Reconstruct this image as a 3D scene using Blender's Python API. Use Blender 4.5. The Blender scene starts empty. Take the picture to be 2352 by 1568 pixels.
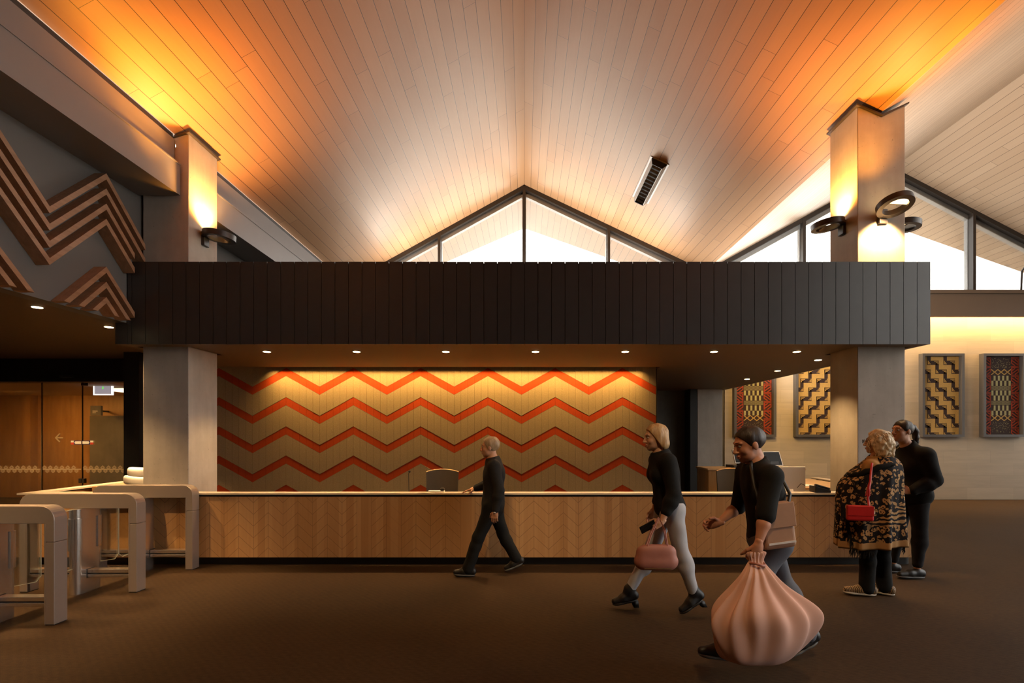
import bpy, bmesh, math, random
import numpy as np
from mathutils import Vector, Matrix

SC = bpy.context.scene
COL = SC.collection
R = random.Random(7)

# ------------------------------------------------------------------ camera, sky, exposure
F_PX, PX, PY, EYE = 1160.0, 1204.0, 998.0, 1.6
cam_data = bpy.data.cameras.new('camera')
cam = bpy.data.objects.new('camera', cam_data)
COL.objects.link(cam)
cam.location = (0, 0, EYE)
cam.rotation_euler = (math.radians(90), 0, 0)
cam_data.sensor_width = 36.0
cam_data.lens = 36.0 * F_PX / 2352.0
cam_data.shift_x = (1176.0 - PX) / 2352.0
cam_data.shift_y = (PY - 784.0) / 2352.0
cam_data.clip_start = 0.05
SC.camera = cam

SC.view_settings.view_transform = 'Standard'
SC.view_settings.look = 'None'
SC.view_settings.gamma = 1.0
SC.view_settings.use_curve_mapping = False
SC.view_settings.exposure = 0.0
SC.cycles.use_denoising = True
SC.cycles.max_bounces = 8
SC.cycles.diffuse_bounces = 5
SC.cycles.glossy_bounces = 3
SC.cycles.transparent_max_bounces = 12
SC.cycles.caustics_reflective = False
SC.cycles.caustics_refractive = False
SC.cycles.sample_clamp_indirect = 6.0

world = bpy.data.worlds.new('world')
SC.world = world
world.use_nodes = True
bg = world.node_tree.nodes['Background']
bg.inputs[0].default_value = (1.0, 0.955, 0.90, 1)
bg.inputs[1].default_value = 4.4

AMBER = (1.0, 0.345, 0.022)
WARM = (1.0, 0.62, 0.27)

def lamp(name, kind, loc, energy, color=WARM, target=None, **kw):
    d = bpy.data.lights.new(name, kind)
    d.energy = energy
    d.color = color
    for k, v in kw.items():
        setattr(d, k, v)
    o = bpy.data.objects.new(name, d)
    COL.objects.link(o)
    o.location = loc
    if target is not None:
        o.rotation_euler = (Vector(target) - Vector(loc)).to_track_quat('-Z', 'Y').to_euler()
    return o

sun = lamp('sun', 'SUN', (0, 0, 40), 52.0, (1.0, 0.95, 0.88), (2, 14, 0), angle=math.radians(0.6))

# ------------------------------------------------------------------ material helpers
class NT:
    def __init__(s, name):
        s.m = bpy.data.materials.new(name)
        s.m.use_nodes = True
        s.t = s.m.node_tree
        s.t.nodes.clear()
        s.out = s.t.nodes.new('ShaderNodeOutputMaterial')
        s._tc = None
        s._xyz = None
    def put(s, sock, v):
        if hasattr(v, 'links') or isinstance(v, bpy.types.NodeSocket):
            s.t.links.new(v, sock)
        else:
            if isinstance(v, (tuple, list)) and len(v) == 3 and len(sock.default_value) == 4:
                v = (*v, 1)
            sock.default_value = v
    def node(s, typ, **inp):
        n = s.t.nodes.new(typ)
        for k, v in inp.items():
            s.put(n.inputs[k.replace('_', ' ')], v)
        return n
    def obj(s):
        if s._tc is None:
            s._tc = s.t.nodes.new('ShaderNodeTexCoord')
        return s._tc.outputs['Object']
    def xyz(s):
        if s._xyz is None:
            n = s.t.nodes.new('ShaderNodeSeparateXYZ')
            s.t.links.new(s.obj(), n.inputs[0])
            s._xyz = n.outputs
        return s._xyz
    def m_(s, op, a, b=0.0, c=0.0):
        n = s.t.nodes.new('ShaderNodeMath')
        n.operation = op
        for i, v in enumerate((a, b, c)):
            s.put(n.inputs[i], v)
        return n.outputs[0]
    def vec(s, x, y, z):
        n = s.t.nodes.new('ShaderNodeCombineXYZ')
        for i, v in enumerate((x, y, z)):
            s.put(n.inputs[i], v)
        return n.outputs[0]
    def scl(s, sx, sy, sz):
        n = s.t.nodes.new('ShaderNodeMapping')
        s.t.links.new(s.obj(), n.inputs['Vector'])
        n.inputs['Scale'].default_value = (sx, sy, sz)
        return n.outputs[0]
    def noise(s, vec, scale, detail=4.0, rough=0.55):
        n = s.t.nodes.new('ShaderNodeTexNoise')
        s.t.links.new(vec, n.inputs['Vector'])
        n.inputs['Scale'].default_value = scale
        n.inputs['Detail'].default_value = detail
        n.inputs['Roughness'].default_value = rough
        return n.outputs['Fac']
    def white(s, v):
        n = s.t.nodes.new('ShaderNodeTexWhiteNoise')
        n.noise_dimensions = '1D'
        s.put(n.inputs['W'], v)
        return n.outputs['Value']
    def mix(s, f, a, b):
        n = s.t.nodes.new('ShaderNodeMix')
        n.data_type = 'RGBA'
        s.put(n.inputs[0], f)
        s.put(n.inputs[6], a)
        s.put(n.inputs[7], b)
        return n.outputs[2]
    def ramp(s, f, lo, hi):
        n = s.t.nodes.new('ShaderNodeMapRange')
        s.put(n.inputs[0], f)
        n.inputs[1].default_value = lo
        n.inputs[2].default_value = hi
        return n.outputs[0]
    def bump(s, h, strength=0.3, dist=0.01):
        n = s.t.nodes.new('ShaderNodeBump')
        n.inputs['Strength'].default_value = strength
        n.inputs['Distance'].default_value = dist
        s.put(n.inputs['Height'], h)
        return n.outputs[0]
    def bsdf(s, color, rough=0.6, metal=0.0, normal=None, spec=0.5, emis=None, estr=0.0, sheen=0.0):
        n = s.t.nodes.new('ShaderNodeBsdfPrincipled')
        s.put(n.inputs['Base Color'], color)
        s.put(n.inputs['Roughness'], rough)
        s.put(n.inputs['Metallic'], metal)
        n.inputs['Specular IOR Level'].default_value = spec
        if sheen:
            n.inputs['Sheen Weight'].default_value = sheen
        if emis is not None:
            s.put(n.inputs['Emission Color'], emis)
            n.inputs['Emission Strength'].default_value = estr
        if normal is not None:
            s.t.links.new(normal, n.inputs['Normal'])
        s.t.links.new(n.outputs[0], s.out.inputs[0])
        return s.m

M = {}
def plain(name, color, rough=0.5, metal=0.0, spec=0.5, var=0.12, scale=30.0, **kw):
    t = NT(name)
    n = t.noise(t.obj(), scale, 3)
    c = t.mix(n, tuple(x * (1 - var) for x in color), tuple(min(1, x * (1 + var)) for x in color))
    M[name] = t.bsdf(c, rough, metal, spec=spec, **kw)
def emit(name, color, strength):
    t = NT(name)
    e = t.node('ShaderNodeEmission', Color=color, Strength=strength)
    t.t.links.new(e.outputs[0], t.out.inputs[0])
    M[name] = t.m
def glass(name, tint=(1, 1, 1), refl=0.08):
    t = NT(name)
    tr = t.node('ShaderNodeBsdfTransparent', Color=tint)
    gl = t.node('ShaderNodeBsdfGlossy', Color=(1, 1, 1), Roughness=0.02)
    fr = t.node('ShaderNodeFresnel', IOR=1.45)
    f = t.m_('MINIMUM', t.m_('MULTIPLY', fr.outputs[0], refl / 0.04), 0.6)
    mx = t.node('ShaderNodeMixShader', Fac=f)
    t.t.links.new(tr.outputs[0], mx.inputs[1])
    t.t.links.new(gl.outputs[0], mx.inputs[2])
    t.t.links.new(mx.outputs[0], t.out.inputs[0])
    M[name] = t.m

def boards(name, c1, c2, pitch, axis=0, run=1, groove=0.035, joint=3.4, rough=0.45, dark=(0.03, 0.018, 0.01), phase=0.0):
    """lining boards across AXIS running along RUN, with butt joints"""
    t = NT(name)
    x = t.xyz()
    u = t.m_('ADD', t.m_('DIVIDE', x[axis], pitch), phase)
    i = t.m_('FLOOR', u)
    f = t.m_('FRACT', u)
    g = t.m_('GREATER_THAN', t.m_('ABSOLUTE', t.m_('SUBTRACT', f, 0.5)), 0.5 - groove / 2)
    rnd = t.white(i)
    v = t.m_('ADD', t.m_('DIVIDE', x[run], joint), t.m_('MULTIPLY', rnd, 7.31))
    j = t.m_('LESS_THAN', t.m_('FRACT', v), 0.004 / joint)
    cell = t.white(t.m_('ADD', t.m_('FLOOR', v), t.m_('MULTIPLY', i, 13.7)))
    sv = [30, 30, 30]
    sv[run] = 1.1
    gr = t.noise(t.scl(*sv), 1.0, 5, 0.6)
    tone = t.m_('ADD', t.m_('MULTIPLY', cell, 0.55), t.m_('MULTIPLY', gr, 0.45))
    c = t.mix(tone, c1, c2)
    m = t.m_('MAXIMUM', g, j)
    c = t.mix(m, c, dark)
    h = t.m_('SUBTRACT', t.m_('MULTIPLY', gr, 0.08), m)
    M[name] = t.bsdf(c, rough, normal=t.bump(h, 0.5, 0.006))

def concrete(name, c1, c2, rough=0.75, bump=0.15):
    t = NT(name)
    a = t.noise(t.obj(), 1.7, 6, 0.62)
    b = t.noise(t.scl(9, 9, 1.2), 1.0, 4)
    p = t.noise(t.obj(), 38, 2, 0.5)
    pores = t.ramp(p, 0.72, 0.76)
    f = t.ramp(t.m_('ADD', t.m_('MULTIPLY', a, 0.7), t.m_('MULTIPLY', b, 0.3)), 0.32, 0.68)
    c = t.mix(f, c1, c2)
    c = t.mix(t.m_('MULTIPLY', pores, 0.55), c, tuple(x * 0.45 for x in c1))
    h = t.m_('SUBTRACT', t.m_('MULTIPLY', a, 0.3), pores)
    M[name] = t.bsdf(c, rough, normal=t.bump(h, bump, 0.006), spec=0.35)

def grain(name, c1, c2, run=2, rough=0.4, fine=26.0, spec=0.45):
    t = NT(name)
    sv = [fine, fine, fine]
    sv[run] = 1.3
    n = t.noise(t.scl(*sv), 1.0, 5, 0.6)
    c = t.mix(t.ramp(n, 0.3, 0.7), c1, c2)
    M[name] = t.bsdf(c, rough, normal=t.bump(n, 0.08, 0.004), spec=spec)

boards('ceiling_boards', (0.46, 0.245, 0.118), (0.56, 0.32, 0.165), 0.163)
boards('bay_boards', (0.52, 0.35, 0.225), (0.64, 0.46, 0.315), 0.163, phase=0.3)
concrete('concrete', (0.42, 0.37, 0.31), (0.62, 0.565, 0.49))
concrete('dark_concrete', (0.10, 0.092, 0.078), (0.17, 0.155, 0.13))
plain('dark_clad', (0.040, 0.034, 0.032), 0.36, var=0.2, scale=9, spec=1.0)
plain('dark_gap', (0.008, 0.007, 0.006), 0.8)
plain('soffit_paint', (0.135, 0.085, 0.05), 0.6, var=0.04)
plain('black_paint', (0.012, 0.011, 0.010), 0.5)
plain('grey_wall', (0.16, 0.15, 0.14), 0.7, var=0.06, scale=3)
plain('plaster', (0.07, 0.06, 0.05), 0.8, var=0.05, scale=3)
plain('steel_paint', (0.27, 0.255, 0.25), 0.42, var=0.04, scale=5)
plain('frame_dark', (0.045, 0.036, 0.030), 0.45)
plain('frame_light', (0.62, 0.62, 0.62), 0.4)
plain('brown_paint', (0.20, 0.145, 0.105), 0.6, var=0.05, scale=4)
plain('ground_mid', (0.07, 0.066, 0.06), 0.9)
plain('ground_dark', (0.06, 0.055, 0.045), 0.9)
plain('ground_pale', (0.62, 0.60, 0.57), 0.9)
grain('batten_wood', (0.32, 0.165, 0.085), (0.45, 0.25, 0.14), run=1, rough=0.5)
plain('felt_red', (0.33, 0.045, 0.012), 0.95, var=0.14, scale=160, spec=0.1)
plain('corridor_paint', (0.62, 0.5, 0.36), 0.7)
grain('corridor_wood', (0.30, 0.150, 0.045), (0.42, 0.23, 0.08), run=2, rough=0.45, fine=9)
plain('gate_metal', (0.47, 0.39, 0.33), 0.34, 0.55, var=0.03)
plain('gate_bright', (0.72, 0.66, 0.60), 0.24, 0.9, var=0.03)
plain('gate_shadow', (0.02, 0.018, 0.016), 0.6)
glass('pane_glass', (0.97, 0.98, 0.98), 0.04)
glass('door_glass', (0.90, 0.88, 0.80), 0.05)
glass('flap_glass', (0.93, 0.94, 0.93), 0.05)
plain('glass_edge', (0.62, 0.58, 0.42), 0.25)
plain('white_matte', (0.82, 0.80, 0.76), 0.6, var=0.03)
plain('paper', (0.86, 0.83, 0.76), 0.7, var=0.02)
plain('screen_black', (0.010, 0.010, 0.011), 0.3, spec=0.15)
plain('black_plastic', (0.017, 0.016, 0.016), 0.4)
plain('silver', (0.74, 0.72, 0.71), 0.4, 0.1, var=0.02)
plain('chair_mesh', (0.020, 0.015, 0.011), 0.75)
plain('art_frame', (0.085, 0.08, 0.082), 0.5)
plain('art_dark', (0.035, 0.018, 0.016), 0.85)
plain('art_gold', (0.52, 0.33, 0.10), 0.8, var=0.3, scale=60)
plain('art_red', (0.36, 0.050, 0.020), 0.85, var=0.2, scale=80)
plain('art_green', (0.40, 0.37, 0.19), 0.85, var=0.2, scale=80)
plain('sconce_metal', (0.055, 0.045, 0.042), 0.38, 0.3)
emit('lens_glow', (1.0, 0.72, 0.36), 14.0)
plain('lens_off', (0.3, 0.27, 0.24), 0.4)
emit('lens_hot', (1.0, 0.66, 0.26), 9.0)
emit('exit_face', (0.62, 0.56, 0.72), 0.75)
emit('exit_edge', (0.95, 0.92, 1.0), 2.6)
emit('exit_green', (0.25, 1.0, 0.2), 1.2)
emit('panel_glow', (1.0, 0.86, 0.62), 5.0)
plain('sign_red', (0.62, 0.06, 0.035), 0.5)
plain('sign_blue', (0.06, 0.05, 0.16), 0.5)
plain('vent_metal', (0.50, 0.48, 0.46), 0.45, 0.3)
plain('louvre_metal', (0.20, 0.17, 0.14), 0.5)
plain('vent_dark', (0.016, 0.013, 0.011), 0.6)

# carpet: dark woven loop pile
t = NT('carpet')
n1 = t.noise(t.obj(), 0.9, 3)
n2 = t.noise(t.obj(), 220, 2, 0.6)
w = t.t.nodes.new('ShaderNodeTexWave')
w.bands_direction = 'DIAGONAL'
w.inputs['Scale'].default_value = 9.0
w.inputs['Distortion'].default_value = 3.0
w.inputs['Detail'].default_value = 3.0
w.inputs['Detail Scale'].default_value = 3.0
t.t.links.new(t.obj(), w.inputs[0])
n3 = t.noise(t.scl(18, 60, 10), 1.0, 3, 0.6)
f = t.m_('ADD', t.m_('ADD', t.m_('ADD', t.m_('MULTIPLY', n1, 0.25), t.m_('MULTIPLY', t.m_('SUBTRACT', n3, 0.35), 0.45)), t.m_('MULTIPLY', n2, 0.55)), t.m_('MULTIPLY', w.outputs['Fac'], 0.05))
c = t.mix(t.ramp(f, 0.3, 0.7), (0.030, 0.017, 0.008), (0.074, 0.043, 0.020))
M['carpet'] = t.bsdf(c, 0.75, normal=t.bump(n2, 0.35, 0.004), spec=0.14)

# speckled felt slats on the feature wall
t = NT('felt_tan')
n = t.noise(t.obj(), 55, 3, 0.7)
sp = t.ramp(t.noise(t.obj(), 120, 2, 0.6), 0.60, 0.68)
c = t.mix(n, (0.225, 0.165, 0.098), (0.305, 0.235, 0.145))
c = t.mix(t.m_('MULTIPLY', sp, 0.5), c, (0.55, 0.46, 0.33))
M['felt_tan'] = t.bsdf(c, 0.95, spec=0.1)

# timber counter front: planks with engraved chevron lines
t = NT('counter_wood')
x = t.xyz()
u = t.m_('DIVIDE', x[0], 0.1795)
i = t.m_('FLOOR', u)
fr = t.m_('FRACT', u)
par = t.m_('MODULO', t.m_('ADD', i, 400), 2)
sg = t.m_('SUBTRACT', t.m_('MULTIPLY', par, 2), 1)
d = t.m_('ADD', x[2], t.m_('MULTIPLY', t.m_('MULTIPLY', sg, t.m_('SUBTRACT', fr, 0.5)), -0.165))
ln = t.m_('LESS_THAN', t.m_('FRACT', t.m_('DIVIDE', d, 0.142)), 0.045)
amt = t.ramp(t.white(t.m_('ADD', i, 3.3)), 0.0, 0.35)
jt = t.m_('LESS_THAN', fr, 0.022)
half = t.white(t.m_('FLOOR', t.m_('MULTIPLY', t.m_('ADD', u, 0.21), 2.0)))
gr = t.noise(t.scl(34, 34, 1.4), 1.0, 5, 0.6)
tone = t.m_('ADD', t.m_('MULTIPLY', half, 0.6), t.m_('MULTIPLY', gr, 0.5))
c = t.mix(tone, (0.46, 0.225, 0.080), (0.68, 0.395, 0.175))
cut = t.m_('MAXIMUM', t.m_('MULTIPLY', ln, amt), jt)
c = t.mix(t.m_('MULTIPLY', cut, 0.7), c, (0.20, 0.10, 0.04))
M['counter_wood'] = t.bsdf(c, 0.42, normal=t.bump(t.m_('SUBTRACT', t.m_('MULTIPLY', gr, 0.06), cut), 0.6, 0.004))
grain('ledge_top', (0.62, 0.52, 0.40), (0.74, 0.63, 0.49), run=0, rough=0.35)
grain('inner_wood', (0.46, 0.27, 0.12), (0.58, 0.36, 0.17), run=0, rough=0.45)

# stone block wall behind the framed panels
t = NT('stone_wall')
br = t.t.nodes.new('ShaderNodeTexBrick')
sw = t.vec(t.xyz()[0], t.xyz()[2], 0.0)
t.t.links.new(sw, br.inputs['Vector'])
br.inputs['Color1'].default_value = (0.56, 0.485, 0.39, 1)
br.inputs['Color2'].default_value = (0.47, 0.41, 0.33, 1)
br.inputs['Mortar'].default_value = (0.45, 0.39, 0.315, 1)
br.inputs['Scale'].default_value = 1.0
br.inputs['Mortar Size'].default_value = 0.004
br.inputs['Brick Width'].default_value = 1.15
br.inputs['Row Height'].default_value = 0.30
a = t.noise(t.scl(1.2, 1.0, 9.0), 1.3, 5, 0.6)
c = t.mix(t.m_('MULTIPLY', t.ramp(a, 0.35, 0.7), 0.4), br.outputs['Color'], (0.38, 0.33, 0.27))
M['stone_wall'] = t.bsdf(c, 0.7, normal=t.bump(a, 0.12, 0.006), spec=0.3)

# ------------------------------------------------------------------ mesh helpers
class MB:
    def __init__(s):
        s.v, s.f, s.mi = [], [], []
    def add(s, v, f, mi=0):
        o = len(s.v)
        s.v += [tuple(map(float, p)) for p in v]
        s.f += [[i + o for i in q] for q in f]
        s.mi += [mi] * len(f)
        return s
    def box(s, x0, x1, y0, y1, z0, z1, mi=0):
        v = [(x, y, z) for z in (z0, z1) for x, y in ((x0, y0), (x1, y0), (x1, y1), (x0, y1))]
        return s.add(v, [[3, 2, 1, 0], [4, 5, 6, 7], [0, 1, 5, 4], [1, 2, 6, 5], [2, 3, 7, 6], [3, 0, 4, 7]], mi)
    def prism(s, poly, axis, a0, a1, mi=0):
        """poly of 2-D points extruded along AXIS from a0 to a1"""
        def p3(p, a):
            return {0: (a, p[0], p[1]), 1: (p[0], a, p[1]), 2: (p[0], p[1], a)}[axis]
        n = len(poly)
        v = [p3(p, a0) for p in poly] + [p3(p, a1) for p in poly]
        f = [list(range(n))[::-1], [n + i for i in range(n)]]
        f += [[i, (i + 1) % n, n + (i + 1) % n, n + i] for i in range(n)]
        return s.add(v, f, mi)
    def slab(s, top, thick_vec, mi=0):
        """polygon of 3-D points given thickness along a vector"""
        n = len(top)
        t = Vector(thick_vec)
        v = [tuple(p) for p in top] + [tuple(Vector(p) + t) for p in top]
        f = [list(range(n)), [n + i for i in range(n)][::-1]]
        f += [[i, n + i, n + (i + 1) % n, (i + 1) % n] for i in range(n)]
        return s.add(v, f, mi)
    def obox(s, c, ax, ay, az, hx, hy, hz, mi=0):
        c, ax, ay, az = map(Vector, (c, ax, ay, az))
        v = []
        for k in (-1, 1):
            for i, j in ((-1, -1), (1, -1), (1, 1), (-1, 1)):
                v.append(c + ax * hx * i + ay * hy * j + az * hz * k)
        return s.add(v, [[3, 2, 1, 0], [4, 5, 6, 7], [0, 1, 5, 4], [1, 2, 6, 5], [2, 3, 7, 6], [3, 0, 4, 7]], mi)
    def tube(s, pts, r, n=10, mi=0, cap=True):
        pts = [Vector(p) for p in pts]
        rs = r if isinstance(r, (list, tuple)) else [r] * len(pts)
        rings = []
        ref = None
        for i, p in enumerate(pts):
            d = (pts[min(i + 1, len(pts) - 1)] - pts[max(i - 1, 0)]).normalized()
            if ref is None:
                ref = Vector((0, 0, 1)) if abs(d.z) < 0.9 else Vector((1, 0, 0))
            a = d.cross(ref).normalized()
            b = a.cross(d).normalized()
            ref = b
            rings.append([p + (a * math.cos(2 * math.pi * k / n) + b * math.sin(2 * math.pi * k / n)) * rs[i] for k in range(n)])
        return s.loft(rings, cap, mi)
    def loft(s, rings, cap=True, mi=0):
        n = len(rings[0])
        v = [p for r in rings for p in r]
        f = []
        for i in range(len(rings) - 1):
            for k in range(n):
                f.append([i * n + k, i * n + (k + 1) % n, (i + 1) * n + (k + 1) % n, (i + 1) * n + k])
        if cap:
            f.append(list(range(n))[::-1])
            f.append([(len(rings) - 1) * n + k for k in range(n)])
        return s.add(v, f, mi)
    def lathe(s, prof, c, n=28, mi=0, axis=2):
        rings = []
        for r, z in prof:
            ring = []
            for k in range(n):
                a = 2 * math.pi * k / n
                ring.append((c[0] + r * math.cos(a), c[1] + r * math.sin(a), c[2] + z))
            rings.append(ring)
        return s.loft(rings, True, mi)
    def ball(s, c, r, mi=0, n=12):
        rr = r if isinstance(r, (tuple, list)) else (r, r, r)
        rings = []
        for i in range(1, n):
            th = math.pi * i / n
            rings.append([(c[0] + rr[0] * math.sin(th) * math.cos(2 * math.pi * k / n), c[1] + rr[1] * math.sin(th) * math.sin(2 * math.pi * k / n), c[2] - rr[2] * math.cos(th)) for k in range(n)])
        return s.loft(rings, True, mi)
    def build(s, name, mat, parent=None, smooth=False, bevel=0.0, seg=2, origin=None):
        me = bpy.data.meshes.new(name)
        off = Vector((0, 0, 0))
        if parent is not None:
            q = parent
            while q is not None:
                off += q.location
                q = q.parent
        elif origin is not None:
            off = Vector(origin)
        me.from_pydata([tuple(Vector(p) - off) for p in s.v], [], s.f)
        mats = mat if isinstance(mat, (list, tuple)) else [mat]
        for m in mats:
            me.materials.append(M[m])
        me.polygons.foreach_set('material_index', s.mi)
        bm = bmesh.new()
        bm.from_mesh(me)
        bmesh.ops.recalc_face_normals(bm, faces=bm.faces)
        bm.to_mesh(me)
        bm.free()
        if smooth:
            for p in me.polygons:
                p.use_smooth = True
        o = bpy.data.objects.new(name, me)
        COL.objects.link(o)
        if parent is not None:
            o.parent = parent
        elif origin is not None:
            o.location = off
        if bevel:
            b = o.modifiers.new('edge', 'BEVEL')
            b.width = bevel
            b.segments = seg
            b.limit_method = 'ANGLE'
        if smooth and not s.__dict__.get('allsmooth'):
            try:
                me.set_sharp_from_angle(angle=math.radians(38))
            except Exception:
                pass
        return o

def tag(o, label, cat=None, group=None, kind=None):
    o['label'] = label
    if cat:
        o['category'] = cat
    if group:
        o['group'] = group
    if kind:
        o['kind'] = kind
    return o
def thing(name, loc, label, cat, group=None):
    o = bpy.data.objects.new(name, None)
    COL.objects.link(o)
    o.location = loc
    o.empty_display_size = 0.1
    return tag(o, label, cat, group)
def struct(o, label, cat):
    return tag(o, label, cat, kind='structure')
def clone(root, loc, label, group=None, rot=None):
    r = root.copy()
    COL.objects.link(r)
    r.location = loc
    if rot is not None:
        r.rotation_euler = rot
    r['label'] = label
    if group:
        r['group'] = group
    for ch in list(root.children):
        c = ch.copy()
        COL.objects.link(c)
        c.parent = r
        for g in list(ch.children):
            d = g.copy()
            COL.objects.link(d)
            d.parent = c
    return r
def arc(cx, cy, r, a0, a1, n=8):
    return [(cx + r * math.cos(math.radians(a0 + (a1 - a0) * i / n)), cy + r * math.sin(math.radians(a0 + (a1 - a0) * i / n))) for i in range(n + 1)]
# ------------------------------------------------------------------ the setting
RZ = 7.75                       # main ridge height, ridge runs along Y at X = 0
XL, ZL = -4.35, 5.337           # left eave
XV, ZV = 4.459, 5.624           # valley between the two gables
XR2, ZR2 = 9.09, 8.17           # ridge of the right bay
XE, ZE = 14.3, 5.46             # right bay far eave
YB = 12.5                       # glazed gable wall
YF = -7.5                       # wall behind the viewpoint
def prow(dx, y0=15.06):
    return y0 - 0.3 * abs(dx)

m = MB()
m.slab([(XL, YF, ZL), (0, YF, RZ), (0, prow(0), RZ), (XL, prow(XL), ZL)], (0, 0, 0.3))
struct(m.build('ceiling', 'ceiling_boards'), 'long timber-lined slope of the main gable ceiling, left of the ridge', 'ceiling')
m = MB()
m.slab([(0, YF, RZ), (XV, YF, ZV), (XV, prow(XV), ZV), (0, prow(0), RZ)], (0, 0, 0.3))
struct(m.build('ceiling', 'ceiling_boards'), 'long timber-lined slope of the main gable ceiling, right of the ridge, with the air vent', 'ceiling')
m = MB()
m.slab([(XV, YF, ZV), (XR2, YF, ZR2), (XR2, 14.6, ZR2), (XV, 14.6 - 1.3, ZV)], (0, 0, 0.3))
struct(m.build('ceiling', 'bay_boards'), 'pale timber-lined slope rising from the valley over the right-hand bay', 'ceiling')
m = MB()
m.slab([(XR2, YF, ZR2), (9.8, YF, ZR2 - .37), (9.8, 8.5, ZR2 - .37), (XR2, 8.5, ZR2)], (0, 0, 0.3))
m.slab([(XR2, 8.5, ZR2), (XE, 8.5, ZE), (XE, 14.6 - 1.3, ZE), (XR2, 14.6, ZR2)], (0, 0, 0.3))
struct(m.build('ceiling', 'bay_boards'), 'pale timber-lined slope beyond the ridge of the right-hand bay', 'ceiling')

struct(MB().box(-14, 14.5, YF, 13.2, -0.2, 0.0).build('floor', 'carpet'), 'dark brown carpet floor across the whole lobby', 'floor')
struct(MB().box(-60, 90, 34, 170, -0.4, -0.1).build('ground', 'ground_pale'), 'pale paved ground outside beyond the glazed gables', 'ground')
struct(MB().box(-60, 90, 13.3, 34, -0.4, -0.1).build('ground', 'ground_dark'), 'dark ground strip added outside under the gable eaves to cut bounced light', 'ground')  # unseen dark ground, added to cut bounce onto the roof overhang
struct(MB().box(14.6, 90, -60, 13.2, -0.4, -0.1).build('ground', 'ground_mid'), 'grey forecourt outside the right-hand glazing', 'ground')

# back wall below the glazing, stone wall on the right
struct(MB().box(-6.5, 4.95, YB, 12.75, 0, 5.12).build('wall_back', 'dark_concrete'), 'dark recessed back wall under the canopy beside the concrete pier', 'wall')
struct(MB().box(4.95, 14.3, 12.46, 12.75, 0, 5.12).build('wall_right_bay', 'stone_wall'), 'pale stone-block wall carrying the four framed woven panels', 'wall')
m = MB()
m.box(4.9, 14.3, 12.10, 12.17, 4.43, 4.97).box(4.9, 14.3, 12.06, 12.459, 4.98, 5.06)
struct(m.build('trim_1', 'brown_paint'), 'brown bulkhead band between stone wall and right-bay glazing', 'trim')
struct(MB().box(3.98, 4.14, 12.1, 12.5, 0, 2.69).build('trim_2', 'black_paint'), 'black upright jamb against the left side of the far concrete pier', 'trim')

# outer shell: walls out of view that keep the daylight to the windows
m = MB()
m.box(-9.8, -9.6, YF, 9.0, 0, 3.2)
struct(m.build('wall_entry', 'plaster'), 'side wall of the low entry area left of the gates', 'wall')
m = MB().box(-9.8, 14.5, YF - 0.2, YF, 0, 8.4)
struct(m.build('wall_front', 'plaster'), 'wall behind the viewpoint', 'wall')
# right-hand glazed wall: near length at X = 9.6, far length at X = 14.3
m = MB()
m.box(14.3, 14.5, 8.5, 12.75, 0, 0.35).box(14.3, 14.5, 8.5, 12.75, 4.9, 5.8)
for y in (8.5, 10.4, 12.3):
    m.box(14.3, 14.5, y, y + 0.22, 0.35, 4.9)
m.prism([(9.6, 0), (14.3, 0), (14.3, 5.4), (9.6, 7.85)], 1, 8.5, 8.7)
m.box(9.6, 9.8, YF, -4.6, 0, 7.6).box(9.6, 9.8, YF, 8.5, 0, 0.35).box(9.6, 9.8, YF, 8.5, 7.4, 8.1)
for y in (-4.6, -2.0, 0.6, 3.2, 5.8, 8.28):
    m.box(9.6, 9.8, y, y + 0.22, 0.35, 7.4)
struct(m.build('wall_right', 'plaster'), 'right side wall of the bay with tall window openings', 'wall')
struct(MB().box(14.38, 14.40, 8.5, 12.5, 0.35, 4.9).box(9.69, 9.71, -4.6, 8.4, 0.35, 7.4).build('window_3', 'pane_glass'), 'tall side glazing of the right-hand bay', 'window')

# glazed gables: panes, frame
def gable(name, pts, apex, sill, mull, label, y=YB):
    root = thing(name, (apex[0], y, sill), label, 'window')
    root['kind'] = 'structure'
    poly = [(pts[0][0], sill)] + pts + [(pts[-1][0], sill)]
    MB().prism(poly, 1, y + 0.02, y + 0.035).build('pane', 'pane_glass', root)
    f = MB()
    for (x0, z0), (x1, z1) in zip(pts[:-1], pts[1:]):
        d = Vector((x1 - x0, 0, z1 - z0)); L = d.length; d.normalize()
        nn = Vector((-d.z, 0, d.x))
        c = Vector(((x0 + x1) / 2, y + 0.02, (z0 + z1) / 2)) - nn * 0.05
        f.obox(c, d, Vector((0, 1, 0)), nn, L / 2, 0.10, 0.05)
    f.build('window_frame', 'frame_dark', root)
    l = MB()
    for (x0, z0), (x1, z1) in zip(pts[:-1], pts[1:]):
        d = Vector((x1 - x0, 0, z1 - z0)); L = d.length; d.normalize()
        nn = Vector((-d.z, 0, d.x))
        c = Vector(((x0 + x1) / 2, y + 0.10, (z0 + z1) / 2)) - nn * 0.15
        l.obox(c, d, Vector((0, 1, 0)), nn, L / 2, 0.06, 0.05)
    l.build('window_trim', 'frame_light', root)
    for x in mull:
        zt = np.interp(x, [p[0] for p in pts], [p[1] for p in pts]) - 0.04
        b = MB().box(x - 0.035, x + 0.035, y - 0.09, y + 0.06, sill, zt)
        g = b.build('mullion', 'frame_dark', root)
        MB().box(x - 0.045, x + 0.045, y + 0.06, y + 0.16, sill, zt).build('mullion_cover', 'frame_light', g)
    MB().box(pts[0][0], pts[-1][0], y - 0.1, y + 0.16, sill - 0.06, sill).build('window_sill', 'frame_dark', root)
    return root
gable('window_1', [(XL, ZL), (0, RZ), (XV, ZV)], (0, RZ), 5.13, (-2.09, 0, 2.08), 'triangular glazed gable under the central ridge')
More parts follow.
